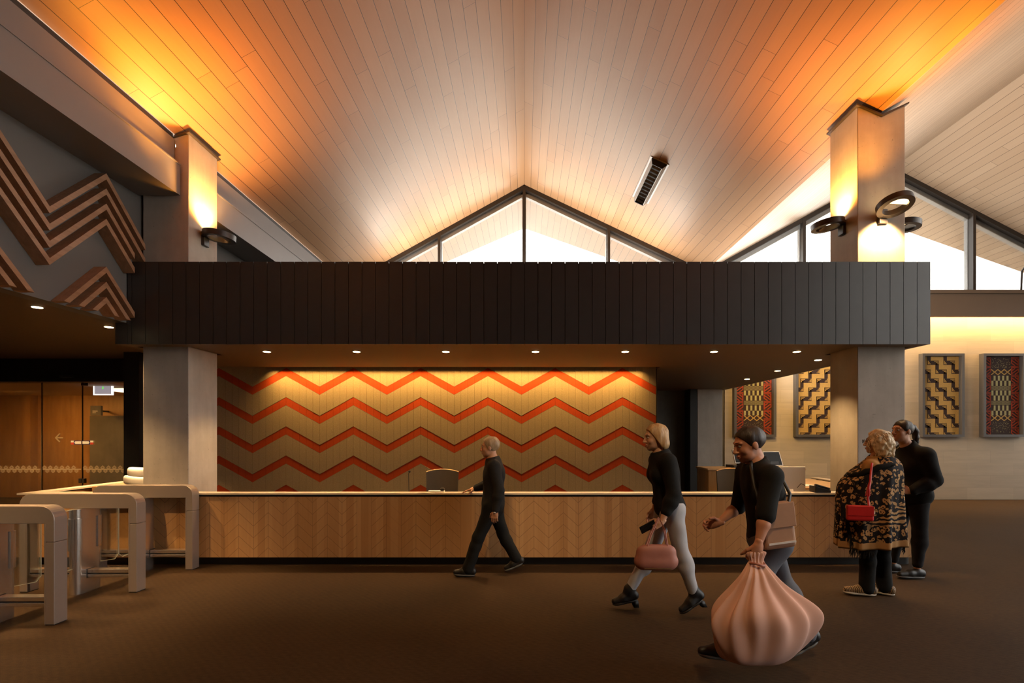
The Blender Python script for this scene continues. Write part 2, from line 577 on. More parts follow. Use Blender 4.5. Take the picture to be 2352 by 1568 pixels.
gable('window_2', [(XV, ZV), (XR2, ZR2), (XE, ZE)], (XR2, ZR2), 5.13, (6.89, 9.06, 11.07), 'glazed gable of the right-hand bay behind the column')

# left eave beam, left wall, low entry soffit
for i, (y0, y1, lab) in enumerate(((YF, 6.27, 'deep painted steel beam along the left eave, near length up to the column'),
                                   (6.90, 12.5, 'deep painted steel beam along the left eave, far length behind the column'))):
    m = MB()
    m.prism([(-4.27, 4.57), (-4.27, 4.945), (-5.1, 4.945), (-5.1, 4.57)], 1, y0, y1)
    m.prism([(-4.345, 4.945), (-4.345, 5.27), (-5.1, 5.27), (-5.1, 4.945)], 1, y0, y1)
    m.box(-4.29, -4.262, y0, y1, 4.94, 4.957)
    m.prism([(-4.36, 5.265), (-4.36, 5.335), (-5.1, 5.335), (-5.1, 5.265)], 1, y0, y1, 1)
    o = m.build('beam', ['steel_paint', 'black_paint'])
    struct(o, lab, 'beam')
m = MB().box(-4.95, -4.79, YF, 12.5, 2.945, 4.58)
m.box(-5.1, -4.8, YF, 12.5, 5.336, 5.9).box(-5.1, -4.80, 6.271, 6.899, 4.4, 5.336)
struct(m.build('wall_left', 'grey_wall'), 'grey painted upper side wall carrying the timber zigzag battens', 'wall')
m = MB().box(-9.8, -4.951, YF, 6.08, 2.945, 3.2).box(-9.8, -4.93, 6.08, 8.93, 2.945, 3.2)
struct(m.build('ceiling_entry', 'soffit_paint'), 'low dark brown ceiling over the entry gates', 'ceiling')
m = MB().box(-9.8, -6.42, 8.93, 9.2, 2.54, 3.2).box(-6.91, -6.41, 8.9, 9.2, 0, 2.54).box(-9.8, -6.9, 8.90, 9.0, 2.54, 2.60)
struct(m.build('wall_entrance', 'black_paint'), 'black lintel and jamb framing the glass sliding doors', 'wall')

struct(MB().box(-6.52, -6.27, 8.22, 8.345, 0, 2.944).build('shade_strip', 'black_paint'), 'black strip standing in for shade on the left end of the feature wall', 'trim')  # black strip put where the wall end only lies in shade

# canopy: boarded face, soffit, upper deck
CF, CZ0, CZ1, CXL, CXR = 6.08, 2.69, 3.681, -4.775, 4.89
m = MB()
x = CXR
while x > CXL + 0.02:
    x0 = max(CXL, x - 0.157)
    m.box(x0, x, CF, CF + 0.03, CZ0, CZ1)
    x -= 0.163
m.box(-4.922, -4.78, CF, CF + 0.03, CZ0, 2.972)
y = CF + 0.03
while y < 12.4:                                   # right return of the canopy
    m.box(CXR - 0.03, CXR, y, min(12.45, y + 0.157), CZ0, CZ1)
    y += 0.163
m.box(CXL, CXR - 0.03, CF + 0.032, CF + 0.06, CZ0 + 0.005, CZ1 - 0.01, 1)
m.box(-4.92, -4.76, CF + 0.032, CF + 0.06, CZ0 + 0.005, 2.965, 1)
m.box(CXR - 0.06, CXR - 0.032, CF + 0.06, 12.45, CZ0 + 0.005, CZ1 - 0.01, 1)
struct(m.build('canopy_wall', ['dark_clad', 'dark_gap']), 'long black-brown boarded canopy face above the reception counter', 'canopy')
def box_minus(m, x0, x1, y0, y1, z0, z1, holes, mi=0):
    """plate with rectangular holes cut (x0,x1,y0,y1)"""
    xs = sorted({x0, x1, *[h[0] for h in holes], *[h[1] for h in holes]})
    ys = sorted({y0, y1, *[h[2] for h in holes], *[h[3] for h in holes]})
    for a, b in zip(xs[:-1], xs[1:]):
        for c, d in zip(ys[:-1], ys[1:]):
            cx, cy = (a + b) / 2, (c + d) / 2
            if any(h[0] < cx < h[1] and h[2] < cy < h[3] for h in holes):
                continue
            m.box(a, b, c, d, z0, z1, mi)
holesL = (-4.80, -4.14, 6.26, 6.93)
holesR = (4.115, 4.80, 6.26, 6.91)
m = MB()
box_minus(m, -4.922, CXR - 0.03, CF + 0.03, 8.13, CZ0, CZ0 + 0.05, [holesL, holesR])
m.box(2.19, CXR - 0.03, 8.13, 12.46, CZ0, CZ0 + 0.05)
struct(m.build('ceiling_canopy', 'soffit_paint'), 'flat dark brown soffit under the canopy, dotted with small downlights', 'ceiling')
m = MB()
box_minus(m, -4.76, CXR - 0.06, CF + 0.06, 12.45, CZ1 - 0.12, CZ1 - 0.02, [holesL, holesR])
m.box(-4.92, -4.80, 6.9, 12.45, 2.75, 3.2)
m.box(-4.9, 2.19, 8.36, 8.5, 2.70, 3.5)
struct(m.build('roof_canopy', 'black_paint'), 'flat top of the canopy, out of sight above the boards', 'roof')

# concrete columns with folded metal caps
def column(y0, y1, x0, x1, ztops, label):
    """ztops: heights of the four corners (x0y0, x1y0, x1y1, x0y1), optional mid notch"""
    m = MB()
    if len(ztops) == 2:                       # plain slope across X
        poly = [(x0, 0), (x1, 0), (x1, ztops[1]), (x0, ztops[0])]
    else:
        poly = [(x0, 0), (x1, 0), (x1, ztops[2]), ((x0 + x1) / 2, ztops[1]), (x0, ztops[0])]
    m.prism(poly, 1, y0, y1)
    o = m.build('column', 'concrete', None, bevel=0.008)
    struct(o, label, 'column')
    c = MB()
    top = poly[2:][::-1]
    cap = [(p[0] + (0.03 if k == len(top) - 1 else -0.03 if k == 0 else 0), p[1] - 0.0) for k, p in enumerate(top)]
    ring = cap + [(p[0], p[1] + 0.018) for p in cap[::-1]]
    c.prism(ring, 1, y0 - 0.03, y1 + 0.03)
    c.build('metal_cap', 'frame_dark', o)
    return o
def zmain(x):
    return RZ + (x * (RZ - ZL) / -XL if x < 0 else -x * (RZ - ZV) / XV)
column(6.30, 6.89, -4.757, -4.187, (zmain(-4.757) - 0.05 + 0.12, zmain(-4.187) - 0.07), 'square concrete column at the left end of the canopy, one wall light')
zr = lambda x: ZV + (x - XV) * (ZR2 - ZV) / (XR2 - XV)
column(6.30, 6.87, 4.160, 4.752, (zmain(4.16) - 0.07, ZV - 0.06, zr(4.752) - 0.07), 'square concrete column at the right end of the canopy, three wall lights')
m = MB().box(4.16, 4.76, 12.12, 12.458, 0, 2.69)
struct(m.build('column', 'concrete', bevel=0.006), 'pale concrete pier under the far end of the canopy', 'column')

# feature wall: speckled felt slats with recessed red zigzag stripes, real relief
HP, AMP, ROW, TH, YW = 0.5564, 0.3095, 0.4823, 0.13, 8.35
XP0, ZP0 = -1.713, 2.219
def zig(x):
    u = ((x - XP0) / HP) % 2.0
    return -AMP * (u if u <= 1 else 2 - u)
m = MB()
FX0, FX1, FZ0, FZ1 = -6.41, 2.181, 0.0, 3.15
rows = [ZP0 + ROW * k for k in range(-5, 3)]       # upper edge of each stripe at its peaks
sw = HP / 5
k0 = math.floor((FX0 - XP0) / sw)
k1 = math.ceil((FX1 - XP0) / sw)
def plate(m, xa, xb, bot, top, y, mi):
    v = [(xa, y, bot[0]), (xb, y, bot[1]), (xb, y, top[1]), (xa, y, top[0])]
    v += [(p[0], YW + 0.02, p[2]) for p in v]
    m.add(v, [[0, 1, 2, 3], [0, 4, 5, 1], [1, 5, 6, 2], [2, 6, 7, 3], [3, 7, 4, 0]], mi)
for k in range(k0, k1):
    xa, xb = max(FX0, XP0 + k * sw + 0.0012), min(FX1, XP0 + (k + 1) * sw - 0.0012)
    if xb - xa < 0.01:
        continue
    za, zb = zig(xa), zig(xb)
    lo = (FZ0, FZ0)
    for r in rows:
        b = (r - TH + za, r - TH + zb)
        if min(b) > FZ0 + 0.02:
            plate(m, xa, xb, lo, (b[0] - 0.003, b[1] - 0.003), YW, 0)
        t_ = (r + za, r + zb)
        if min(b) > FZ0 + 0.02:
            plate(m, xa, xb, b, t_, YW + 0.0025, 1)
            lo = (t_[0] + 0.003, t_[1] + 0.003)
    plate(m, xa, xb, lo, (FZ1, FZ1), YW, 0)
m.box(FX0, FX1, YW + 0.02, YW + 0.12, FZ0, FZ1, 2)
m.box(FX1, FX1 + 0.012, YW - 0.004, YW + 0.12, FZ0, 2.69, 2)
struct(m.build('wall_feature', ['felt_tan', 'felt_red', 'dark_gap']), 'tan felt feature wall with red zigzag stripes behind the reception counter', 'wall')

# ------------------------------------------------------------------ entrance doors and the corridor behind
YD = 9.0
def door_leaf(name, x0, x1, label, marks):
    root = thing(name, (x0, YD, 0), label, 'door')
    root['kind'] = 'structure'
    MB().box(x0 + 0.006, x1 - 0.006, YD, YD + 0.012, 0.02, 2.535).build('pane', 'door_glass', root)
    MB().box(x0 - 0.004, x0 + 0.006, YD - 0.002, YD + 0.014, 0.02, 2.535).box(x1 - 0.006, x1 + 0.003, YD - 0.002, YD + 0.014, 0.02, 2.535).build('door_edge', marks, root)
    b = MB()
    xx = x0 + 0.03
    n = int((x1 - x0 - 0.04) / 0.104)
    for i in range(max(1, n)):
        for row, dz in ((0, 0.030), (1, -0.030)):
            cx, cz = x0 + 0.052 + i * 0.104 + (0.05 if row else 0), 0.985 + dz
            if cx > x1 - 0.05:
                continue
            for s_, r0 in ((1, 0.034), (1, 0.018)):
                q = [(cx + r0 * 1.1, cz), (cx, cz + r0), (cx - r0 * 1.1, cz), (cx, cz - r0)]
                for a_, c_ in zip(q, q[1:] + q[:1]):
                    d = Vector((c_[0] - a_[0], 0, c_[1] - a_[1])); L = d.length; d.normalize()
                    b.obox(((a_[0] + c_[0]) / 2, YD - 0.002, (a_[1] + c_[1]) / 2), d, (0, 1, 0), (-d.z, 0, d.x), L / 2, 0.0015, 0.0035)
    b.box(x0 + 0.02, x1 - 0.02, YD - 0.003, YD - 0.001, 0.975, 0.995)
    b.build('safety_decal', 'decal_white', root)
    return root
t = NT('decal_white')
tr = t.node('ShaderNodeBsdfTransparent', Color=(1, 1, 1))
df = t.node('ShaderNodeBsdfDiffuse', Color=(0.75, 0.6, 0.4))
mx = t.node('ShaderNodeMixShader', Fac=0.45)
t.t.links.new(tr.outputs[0], mx.inputs[1]); t.t.links.new(df.outputs[0], mx.inputs[2])
t.t.links.new(mx.outputs[0], t.out.inputs[0])
M['decal_white'] = t.m
door_leaf('door_1', -9.6, -8.6, 'fixed glass side panel at the left end of the entrance screen', 'glass_edge')
d2 = door_leaf('door_2', -8.6, -7.875, 'left leaf of the glass entrance doors', 'black_paint')
d3 = door_leaf('door_3', -7.875, -7.03, 'right leaf of the glass entrance doors, under the exit sign', 'black_paint')
door_leaf('door_4', -7.03, -6.91, 'narrow fixed glass panel beside the black jamb', 'glass_edge')
for d, sgn in ((d2, -1), (d3, 1)):
    e = -7.875
    def X(a): return e + sgn * a
    s_ = MB()
    x0_, x1_ = sorted((X(0.008), X(0.145)))
    s_.box(x0_, x1_, YD - 0.006, YD - 0.002, 1.425, 1.495, 0)
    q = [(X(0.012), 1.438), (X(0.012), 1.482), (X(0.115), 1.482), (X(0.135), 1.46), (X(0.115), 1.438)]
    s_.prism(q, 1, YD - 0.010, YD - 0.006, 1)
    x0_, x1_ = sorted((X(0.148), X(0.2)))
    s_.box(x0_, x1_, YD - 0.006, YD - 0.002, 1.425, 1.462, 2).box(x0_, x1_, YD - 0.006, YD - 0.002, 1.463, 1.495, 1)
    s_.build('arrow_sticker', ['sign_blue', 'paper', 'sign_red'], d)
    MB().box(min(X(0.004), X(0.05)), max(X(0.004), X(0.05)), YD - 0.02, YD + 0.03, 0.74, 0.82).build('patch_lock', 'frame_dark', d)
MB().lathe([(0.0, 0), (0.05, 0.0), (0.05, 0.05), (0.0, 0.05)], (-7.79, YD - 0.05, 2.47), 16).build('pivot_fitting', 'sconce_metal', d3)
m = MB().box(-8.17, -7.93, 8.86, 8.925, 2.60, 2.66)
m.build('motion_sensor', ['black_plastic'], None, bevel=0.015)
tag(bpy.data.objects['motion_sensor'], 'small black door sensor on the lintel above the glass doors', 'sensor')

m = MB().box(-14, -6.5, 12.9, 13.1, 0, 2.6)
struct(m.build('wall_corridor', 'corridor_wood'), 'orange timber-panelled wall of the corridor behind the glass doors', 'wall')
m = MB().box(-11.05, -10.05, 12.84, 12.9, 0, 2.08)
struct(m.build('door_5', 'dark_concrete', bevel=0.005), 'grey concrete-look door panel in the corridor wall', 'door')
struct(MB().box(-12.6, -12.42, 12.7, 12.9, 0, 2.6).build('trim_3', 'corridor_wood'), 'pale timber post against the corridor wall', 'trim')
struct(MB().box(-14, -6.5, 9.2, 13.1, 2.6, 2.75).build('ceiling_corridor', 'corridor_paint'), 'pale ceiling of the corridor behind the glass doors', 'ceiling')
m = MB().box(-14.1, -14, 9.0, 13.1, 0, 2.75).box(-6.6, -6.5, 9.2, 12.9, 0, 2.6).box(-14, -9.6, 8.9, 9.05, 0, 2.75)
struct(m.build('wall_corridor_end', 'corridor_wood'), 'timber end walls of the corridor', 'wall')
o = MB().box(-9.2, -8.2, 10.9, 11.7, 2.57, 2.598).build('light_panel', 'panel_glow')
tag(o, 'bright flat ceiling light panel in the corridor behind the doors', 'ceiling light')
o = thing('exit_sign', (-8.5, 10.4, 2.36), 'white illuminated exit sign with green figure hanging in the corridor', 'sign')
m = MB().box(-8.83, -8.55, 10.38, 10.42, 2.44, 2.66)
m = MB()
sx0, sx1, sz0, sz1 = -8.84, -8.49, 2.435, 2.60
m.box(sx0, sx1, 10.39, 10.41, sz0, sz1)
m.build('sign_face', 'exit_face', o)
m = MB().box(sx0 - 0.02, sx0, 10.38, 10.42, sz0 - 0.02, sz1).box(sx1, sx1 + 0.02, 10.38, 10.42, sz0 - 0.02, sz1).box(sx0, sx1, 10.38, 10.42, sz0 - 0.02, sz0)
m.build('sign_frame', 'exit_edge', o)
g = MB().ball((-8.665, 10.386, 2.582), (0.012, 0.004, 0.012)).obox((-8.665, 10.386, 2.556), (1, 0, 0), (0, 1, 0), (0.3, 0, 1), 0.014, 0.003, 0.016)
g.build('green_figure', 'exit_green', o)
o = thing('hanging_sign', (-10.6, 12.4, 2.1), 'small dark square sign on an arm above the grey corridor door', 'sign')
MB().box(-10.62, -10.36, 12.36, 12.42, 2.07, 2.31).build('sign_board', 'dark_concrete', o, bevel=0.004)
MB().box(-10.56, -10.44, 12.352, 12.358, 2.17, 2.185).box(-10.56, -10.48, 12.352, 12.358, 2.13, 2.142).build('text_line', 'paper', o)
MB().box(-10.64, -10.60, 12.42, 12.9, 2.17, 2.21).build('arm', 'frame_dark', o)
o = MB()
ax, az = -11.95, 1.52
o.obox((ax + 0.09, 12.88, az), (1, 0, 0), (0, 1, 0), (0, 0, 1), 0.09, 0.008, 0.012)
for s_ in (1, -1):
    d = Vector((1, 0, s_)).normalized()
    o.obox((ax + 0.05, 12.88, az + s_ * 0.05), d, (0, 1, 0), (-d.z, 0, d.x), 0.075, 0.008, 0.012)
tag(o.build('wall_arrow', 'paper'), 'white arrow pointing left on the corridor wall', 'sign')
lamp('corridor_light', 'AREA', (-8.7, 11.3, 2.55), 75, (1, 0.58, 0.22), (-8.7, 11.3, 0), size=0.8)
lamp('corridor_light', 'AREA', (-11.6, 11.2, 2.55), 90, (1, 0.50, 0.13), (-11.6, 11.6, 0), size=0.9)
# ------------------------------------------------------------------ lights of the place, and unseen fill lamps added
def downlight(x, y, z, label, group, e, spot=96, colr=WARM):
    root = thing('downlight', (x, y, z), label, 'ceiling light', group)
    MB().lathe([(0.0, -0.0015), (0.060, -0.004), (0.060, 0.0), (0.0, 0.0)], (x, y, z), 24).build('trim_ring', 'frame_dark', root)
    MB().lathe([(0.0, -0.010), (0.046, -0.008), (0.046, -0.003), (0.0, -0.003)], (x, y, z), 24).build('lens', 'lens_glow', root)
    lamp('downlight_beam', 'SPOT', (x, y, z - 0.02), e, colr, (x, y, 0), spot_size=math.radians(spot), spot_blend=0.6, shadow_soft_size=0.045)
xs = (-3.373, -2.197, -1.027, 0.148, 1.324, 2.488, 3.573)
ords = ('nearest the left column', 'second from the left column', 'third from the left column', 'middle one', 'third from the right column', 'second from the right column', 'at the right end')
for x, w in zip(xs, ords):
    downlight(x, 6.62, CZ0, 'small glowing downlight in the canopy soffit front row, ' + w, 'canopy soffit downlights', 130)
for (x, y), w in zip(((4.277, 7.35), (4.315, 8.60), (4.36, 9.88)), ('nearest behind the right column', 'second one back', 'farthest one back')):
    downlight(x, y, CZ0, 'small downlight in the receding side row of the canopy soffit, ' + w, 'canopy soffit downlights', 60)
for (x, y), w in zip(((-5.13, 5.32), (-5.18, 6.30)), ('farther from the canopy corner', 'beside the canopy corner')):
    downlight(x, y, 2.945, 'small downlight in the low entry ceiling above the gates, ' + w, 'entry downlights', 230)
downlight(-5.45, 7.25, 2.945, 'small downlight in the entry ceiling behind the canopy corner', 'entry downlights', 620, 62)

# unseen fill strip added at the gable sill to brighten the ceiling
lamp('sill_fill', 'AREA', (0.1, 12.25, 5.2), 175, (1, 0.91, 0.80), (0.1, 11.2, 7.6), shape='RECTANGLE', size=6.2, size_y=0.06)
# unseen fill spots added overhead to brighten counter, floor and people
for x, e_, col_ in ((-4.6, 420, (1, 0.62, 0.26)), (-1.6, 420, (1, 0.62, 0.26)), (1.6, 420, (1, 0.66, 0.32)), (4.6, 640, (1, 0.82, 0.60))):
    lamp('front_fill', 'SPOT', (x * .8, 0.3, 6.1), e_, col_, (x, 5.1, 0.25), spot_size=math.radians(40), spot_blend=0.55, shadow_soft_size=0.12)
for y in (4.34, 3.36):                                # unseen spots added in line with the row to brighten the gates
    lamp('downlight_beam', 'SPOT', (-5.08, y, 2.92), 230, WARM, (-5.08, y, 0), spot_size=math.radians(100), spot_blend=0.6, shadow_soft_size=0.045)

lamp('downlight_beam', 'SPOT', (-8.1, 7.7, 2.92), 260, WARM, (-8.1, 7.9, 0), spot_size=math.radians(110), spot_blend=0.6, shadow_soft_size=0.045)  # unseen spot added to brighten the glass doors

# concealed strip that grazes the feature wall
lamp('wall_graze', 'AREA', (-1.12, 8.225, 2.755), 118, (1, 0.57, 0.155), (-1.12, 8.27, 0), shape='RECTANGLE', size=6.1, size_y=0.03, spread=math.radians(100))
# concealed strip behind the brown band above the stone wall
lamp('stone_graze', 'AREA', (9.5, 12.27, 4.62), 270, (1, 0.60, 0.22), (9.5, 12.34, 0), shape='RECTANGLE', size=9.0, size_y=0.12, spread=math.radians(150))

for x, y in ((4.93, 8.6), (4.93, 10.2)):
    lamp('wall_wash', 'SPOT', (x, y, 3.45), 230, (1, 0.60, 0.18), (x + 2.4, 12.46, 2.6), spot_size=math.radians(95), spot_blend=0.8, shadow_soft_size=0.05)
# unseen white fill added on the canopy edge to brighten the bay slope
lamp('deck_fill', 'AREA', (4.84, 9.9, 3.72), 300, (1, 0.95, 0.88), (6.6, 9.9, 4.92), shape='RECTANGLE', size=4.6, size_y=0.06)

# wall lights on the columns: flat ring, lens plate, bracket
def ring_light(c, ax_out, tilt, label, wall_pt):
    """flat annulus centred at c; ax_out points away from the column; tilt lifts the outer rim"""
    root = thing('wall_light', c, label, 'wall light', 'ring wall lights on the concrete columns')
    o_ = Vector(ax_out).normalized()
    side = Vector((0, 0, 1)).cross(o_)
    u = (o_ * math.cos(tilt) + Vector((0, 0, 1)) * math.sin(tilt)).normalized()
    n = u.cross(side) * -1
    if n.z < 0:
        n = -n
    c = Vector(c)
    N = 40
    rings = [[] for _ in range(4)]
    for k in range(N):
        a = 2 * math.pi * k / N
        d = u * math.cos(a) + side * math.sin(a)
        for j, (r_, h_) in enumerate(((0.195, -0.035), (0.195, 0.035), (0.135, 0.035), (0.135, -0.035))):
            rings[j].append(c + d * r_ + n * h_)
    m = MB()
    v = [p for r_ in rings for p in r_]
    f = []
    for j in range(4):
        for k in range(N):
            f.append([j * N + k, j * N + (k + 1) % N, ((j + 1) % 4) * N + (k + 1) % N, ((j + 1) % 4) * N + k])
    m.add(v, f)
    m.build('ring', 'sconce_metal', root, smooth=True)
    def half(zc, mat, name, th=0.008):
        pts = []
        for k in range(21):
            a = math.radians(-80 + 160 * k / 20)
            pts.append(c + (u * math.cos(a) + side * math.sin(a)) * 0.137 + n * zc)
        mm = MB().slab(pts, n * th)
        return mm.build(name, mat, root)
    half(0.012, 'sconce_metal', 'lens_plate', 0.006)
    half(0.022, 'lens_hot', 'upper_lens')
    half(-0.006, 'lens_hot' if tilt > .1 else 'lens_off', 'lower_lens')
    w = Vector(wall_pt)
    m = MB().obox(w + o_ * 0.02 + Vector((0, 0, -0.02)), o_, side, (0, 0, 1), 0.02, 0.055, 0.09)
    m.obox((w + o_ * 0.03 + c - u * 0.165) / 2 + Vector((0, 0, -0.005)), (c - u * 0.165 - w - o_ * 0.0).normalized(), side, (0, 0, 1), max(0.03, (c - u * 0.165 - w).length / 2 + 0.01), 0.04, 0.028)
    m.build('bracket', 'sconce_metal', root, bevel=0.006)
    return n
ring_light((-3.985, 6.60, 4.19), (1, 0, 0), -0.10, 'ring wall light on the right face of the left column', (-4.187, 6.60, 4.17))
ring_light((3.955, 6.58, 4.33), (-1, 0, 0), -0.12, 'ring wall light on the left face of the right column', (4.16, 6.58, 4.31))
ring_light((4.47, 6.09, 4.37), (0.12, -1, 0), 0.32, 'tilted ring wall light with glowing lens on the front of the right column', (4.455, 6.30, 4.33))
ring_light((4.955, 6.60, 4.33), (1, 0, 0), -0.05, 'ring wall light half hidden on the far side of the right column', (4.752, 6.60, 4.31))

def up(loc, tgt, e, size, blend=0.7, col_=AMBER, r=0.05):
    lamp('wall_light_beam', 'SPOT', loc, e, col_, tgt, spot_size=math.radians(size), spot_blend=blend, shadow_soft_size=r)
WARM2 = (1, 0.60, 0.26)
up((-3.98, 6.60, 4.27), (-4.02, 6.50, 6.0), 140, 150, 0.9)
up((-4.04, 6.60, 4.24), (-4.17, 6.60, 5.0), 120, 110, 0.8, WARM2)
up((-3.80, 5.75, 4.35), (-4.12, 5.70, 6.0), 120, 80, 0.9)
up((-3.72, 5.45, 4.40), (-3.35, 5.2, 6.2), 110, 128, 1.0)
up((3.95, 6.58, 4.41), (4.0, 6.45, 6.0), 140, 150, 0.9)
up((4.02, 6.58, 4.38), (4.15, 6.58, 5.0), 85, 110, 0.8, WARM2)
up((4.45, 6.02, 4.47), (3.95, 5.35, 5.9), 160, 130, 0.9)
up((4.45, 6.12, 4.28), (4.45, 6.28, 3.9), 150, 105, 0.5, WARM2)
up((4.98, 6.60, 4.41), (5.0, 6.6, 6.0), 60, 140, 0.9, WARM2)
# unseen amber fill pair added behind the viewpoint, no fixtures there
for sx in (-4.0, 4.0):
    up((sx, -0.4, 4.35), (sx, -0.4, 6.0), 140, 150, 0.9)
# ------------------------------------------------------------------ reception counter
def u_poly(x0, x1, yf, ybl, ybr, t, r=0.1):
    """U-shaped plan: front at yf, left arm to ybl, right arm to ybr, wall thickness t, rounded right front corner"""
    ri = max(0.005, r - t)
    out = [(x0, ybl), (x0, yf)] + arc(x1 - r, yf + r, r, -90, 0) + [(x1, ybr)]
    inn = [(x1 - t, ybr)] + arc(x1 - t - ri, yf + t + ri, ri, 0, -90) + [(x0 + t, yf + t), (x0 + t, ybl)]
    return out + inn
LT = 0.892
ctr = thing('reception_counter', (-0.6, 6.3, 0), 'long timber reception counter with chevron-grooved front and pale ledge', 'reception counter')
MB().prism(u_poly(-6.10, 4.885, 6.14, 7.7, 8.4, 0.04, 0.11), 2, 0.11, LT - 0.045).build('front_panel', 'counter_wood', ctr)
led = u_poly(-6.14, 4.905, 6.11, 7.7, 8.4, 0.185, 0.13)
led = [(x, y) for x, y in led]
MB().prism(u_poly(-6.14, 4.905, 6.11, 7.7, 6.28, 0.178, 0.13), 2, LT - 0.020, LT).build('ledge', 'ledge_top', ctr, bevel=0.003)
MB().prism(u_poly(-6.08, 4.865, 6.16, 7.68, 8.38, 0.02, 0.09), 2, LT - 0.045, LT - 0.020).build('shadow_gap', 'dark_gap', ctr)
MB().prism(u_poly(-6.0, 4.79, 6.24, 7.68, 8.38, 0.02, 0.08), 2, 0.0, 0.11).build('toe_kick', 'black_paint', ctr)
MB().box(4.77, 4.905, 6.29, 8.4, LT - 0.02, LT).build('ledge', 'ledge_top', ctr, bevel=0.003)
w = MB().box(-4.1, 3.75, 6.30, 7.0, 0.70, 0.73).box(-4.1, 3.75, 6.181, 6.20, 0.3, 0.70)
w.build('work_surface', 'inner_wood', ctr)
MB().box(-5.95, -4.85, 6.95, 7.6, 0, 0.885).build('side_cabinet', 'inner_wood', ctr, bevel=0.004)
MB().box(3.78, 4.74, 6.95, 8.4, 0.835, 0.87).box(3.80, 3.84, 6.97, 8.38, 0, 0.835).build('side_surface', 'inner_wood', ctr, bevel=0.003)
cab = thing('storage_cabinet', (3.7, 9.1, 0), 'waist-high timber cabinet behind the counter near the concrete pier', 'cabinet')
MB().box(3.12, 4.74, 8.55, 9.1, 0.06, 1.0).build('carcass', 'corridor_wood', cab, bevel=0.004)
MB().box(3.10, 4.76, 8.53, 9.12, 1.0, 1.03).build('top', 'inner_wood', cab, bevel=0.003)
MB().box(3.16, 4.70, 8.6, 9.06, 0, 0.06).build('plinth', 'black_paint', cab)

# things on and behind the counter
def office_chair(x, y, z1, w, label, n):
    root = thing('office_chair', (x, y, 0), label, 'chair', 'office chairs behind the counter')
    rings = []
    for k in range(15):
        a = -1 + 2 * k / 14
        rings.append((x + a * w / 2, y + 0.05 * (1 - a * a)))
    v, f = [], []
    for k, (px_, py_) in enumerate(rings):
        a = -1 + 2 * k / 14
        zt = z1 - 0.035 * a * a
        for dy in (0, 0.03):
            v += [(px_ * 0.94 + x * 0.06, py_ + dy - 0.03, 0.58), (px_, py_ + dy, zt)]
    for k in range(14):
        b = k * 4
        f += [[b, b + 4, b + 5, b + 1], [b + 2, b + 3, b + 7, b + 6], [b + 1, b + 5, b + 7, b + 3], [b, b + 2, b + 6, b + 4]]
    f += [[0, 1, 3, 2], [56, 58, 59, 57]]
    MB().add(v, f).build('backrest', 'chair_mesh', root, smooth=True)
    MB().tube([(px_, py_ + 0.015, z1 - 0.035 * (-1 + 2 * k / 14) ** 2 + 0.004) for k, (px_, py_) in enumerate(rings)], 0.008, 8).build('top_rail', 'inner_wood', root, smooth=True)
    MB().box(x - 0.24, x + 0.24, y + 0.03, y + 0.50, 0.44, 0.51).build('seat', 'chair_mesh', root, bevel=0.03, seg=3)
    MB().tube([(x, y + 0.26, 0.08), (x, y + 0.26, 0.44)], 0.028, 12).build('gas_stem', 'black_plastic', root, smooth=True)
    MB().tube([(x, y + 0.20, 0.46), (x, y + 0.03, 0.48), (x, y + 0.015, 0.66)], 0.018, 8).build('back_support', 'black_plastic', root, smooth=True)
    for k in range(5):
        a = 2 * math.pi * k / 5
        e = (x + 0.27 * math.cos(a), y + 0.26 + 0.27 * math.sin(a), 0.075)
        l = MB().tube([(x, y + 0.26, 0.10), e], [0.024, 0.014], 8).build('leg', 'black_plastic', root, smooth=True)
        MB().ball((e[0], e[1], 0.03), (0.02, 0.02, 0.03)).build('caster', 'black_plastic', l, smooth=True)
office_chair(-1.155, 7.12, 1.105, 0.455, 'dark curved office chair back beside the walking man in black', 0)
office_chair(3.13, 7.55, 1.09, 0.50, 'dark office chair back in front of the timber cabinet end', 1)

def gooseneck(x, y, z):
    root = thing('gooseneck_microphone', (x, y, z), 'thin gooseneck microphone standing left of the office chair', 'microphone')
    MB().lathe([(0.0, 0), (0.045, 0), (0.04, 0.018), (0.0, 0.018)], (x, y, z), 20).build('base', 'black_plastic', root, smooth=True)
    MB().tube([(x, y, z + 0.01), (x - 0.003, y, z + 0.22), (x - 0.004, y - 0.005, z + 0.36), (x + 0.006, y - 0.02, z + 0.385)], 0.0045, 8).build('stem', 'black_plastic', root, smooth=True)
    MB().ball((x + 0.012, y - 0.028, z + 0.39), 0.016).build('capsule', 'black_plastic', root, smooth=True)
gooseneck(-1.505, 6.6, 0.73)
o = MB().box(-1.185, -0.985, 6.20, 6.285, LT, LT + 0.016).build('paper_pad', 'paper', bevel=0.003)
tag(o, 'white paper pad on the ledge in front of the office chair', 'paper')
o = MB().box(-1.035, -0.985, 6.21, 6.26, LT + 0.016, LT + 0.052).build('stapler', 'black_plastic', bevel=0.012)
tag(o, 'small black stapler lying on the white paper pad', 'stapler')

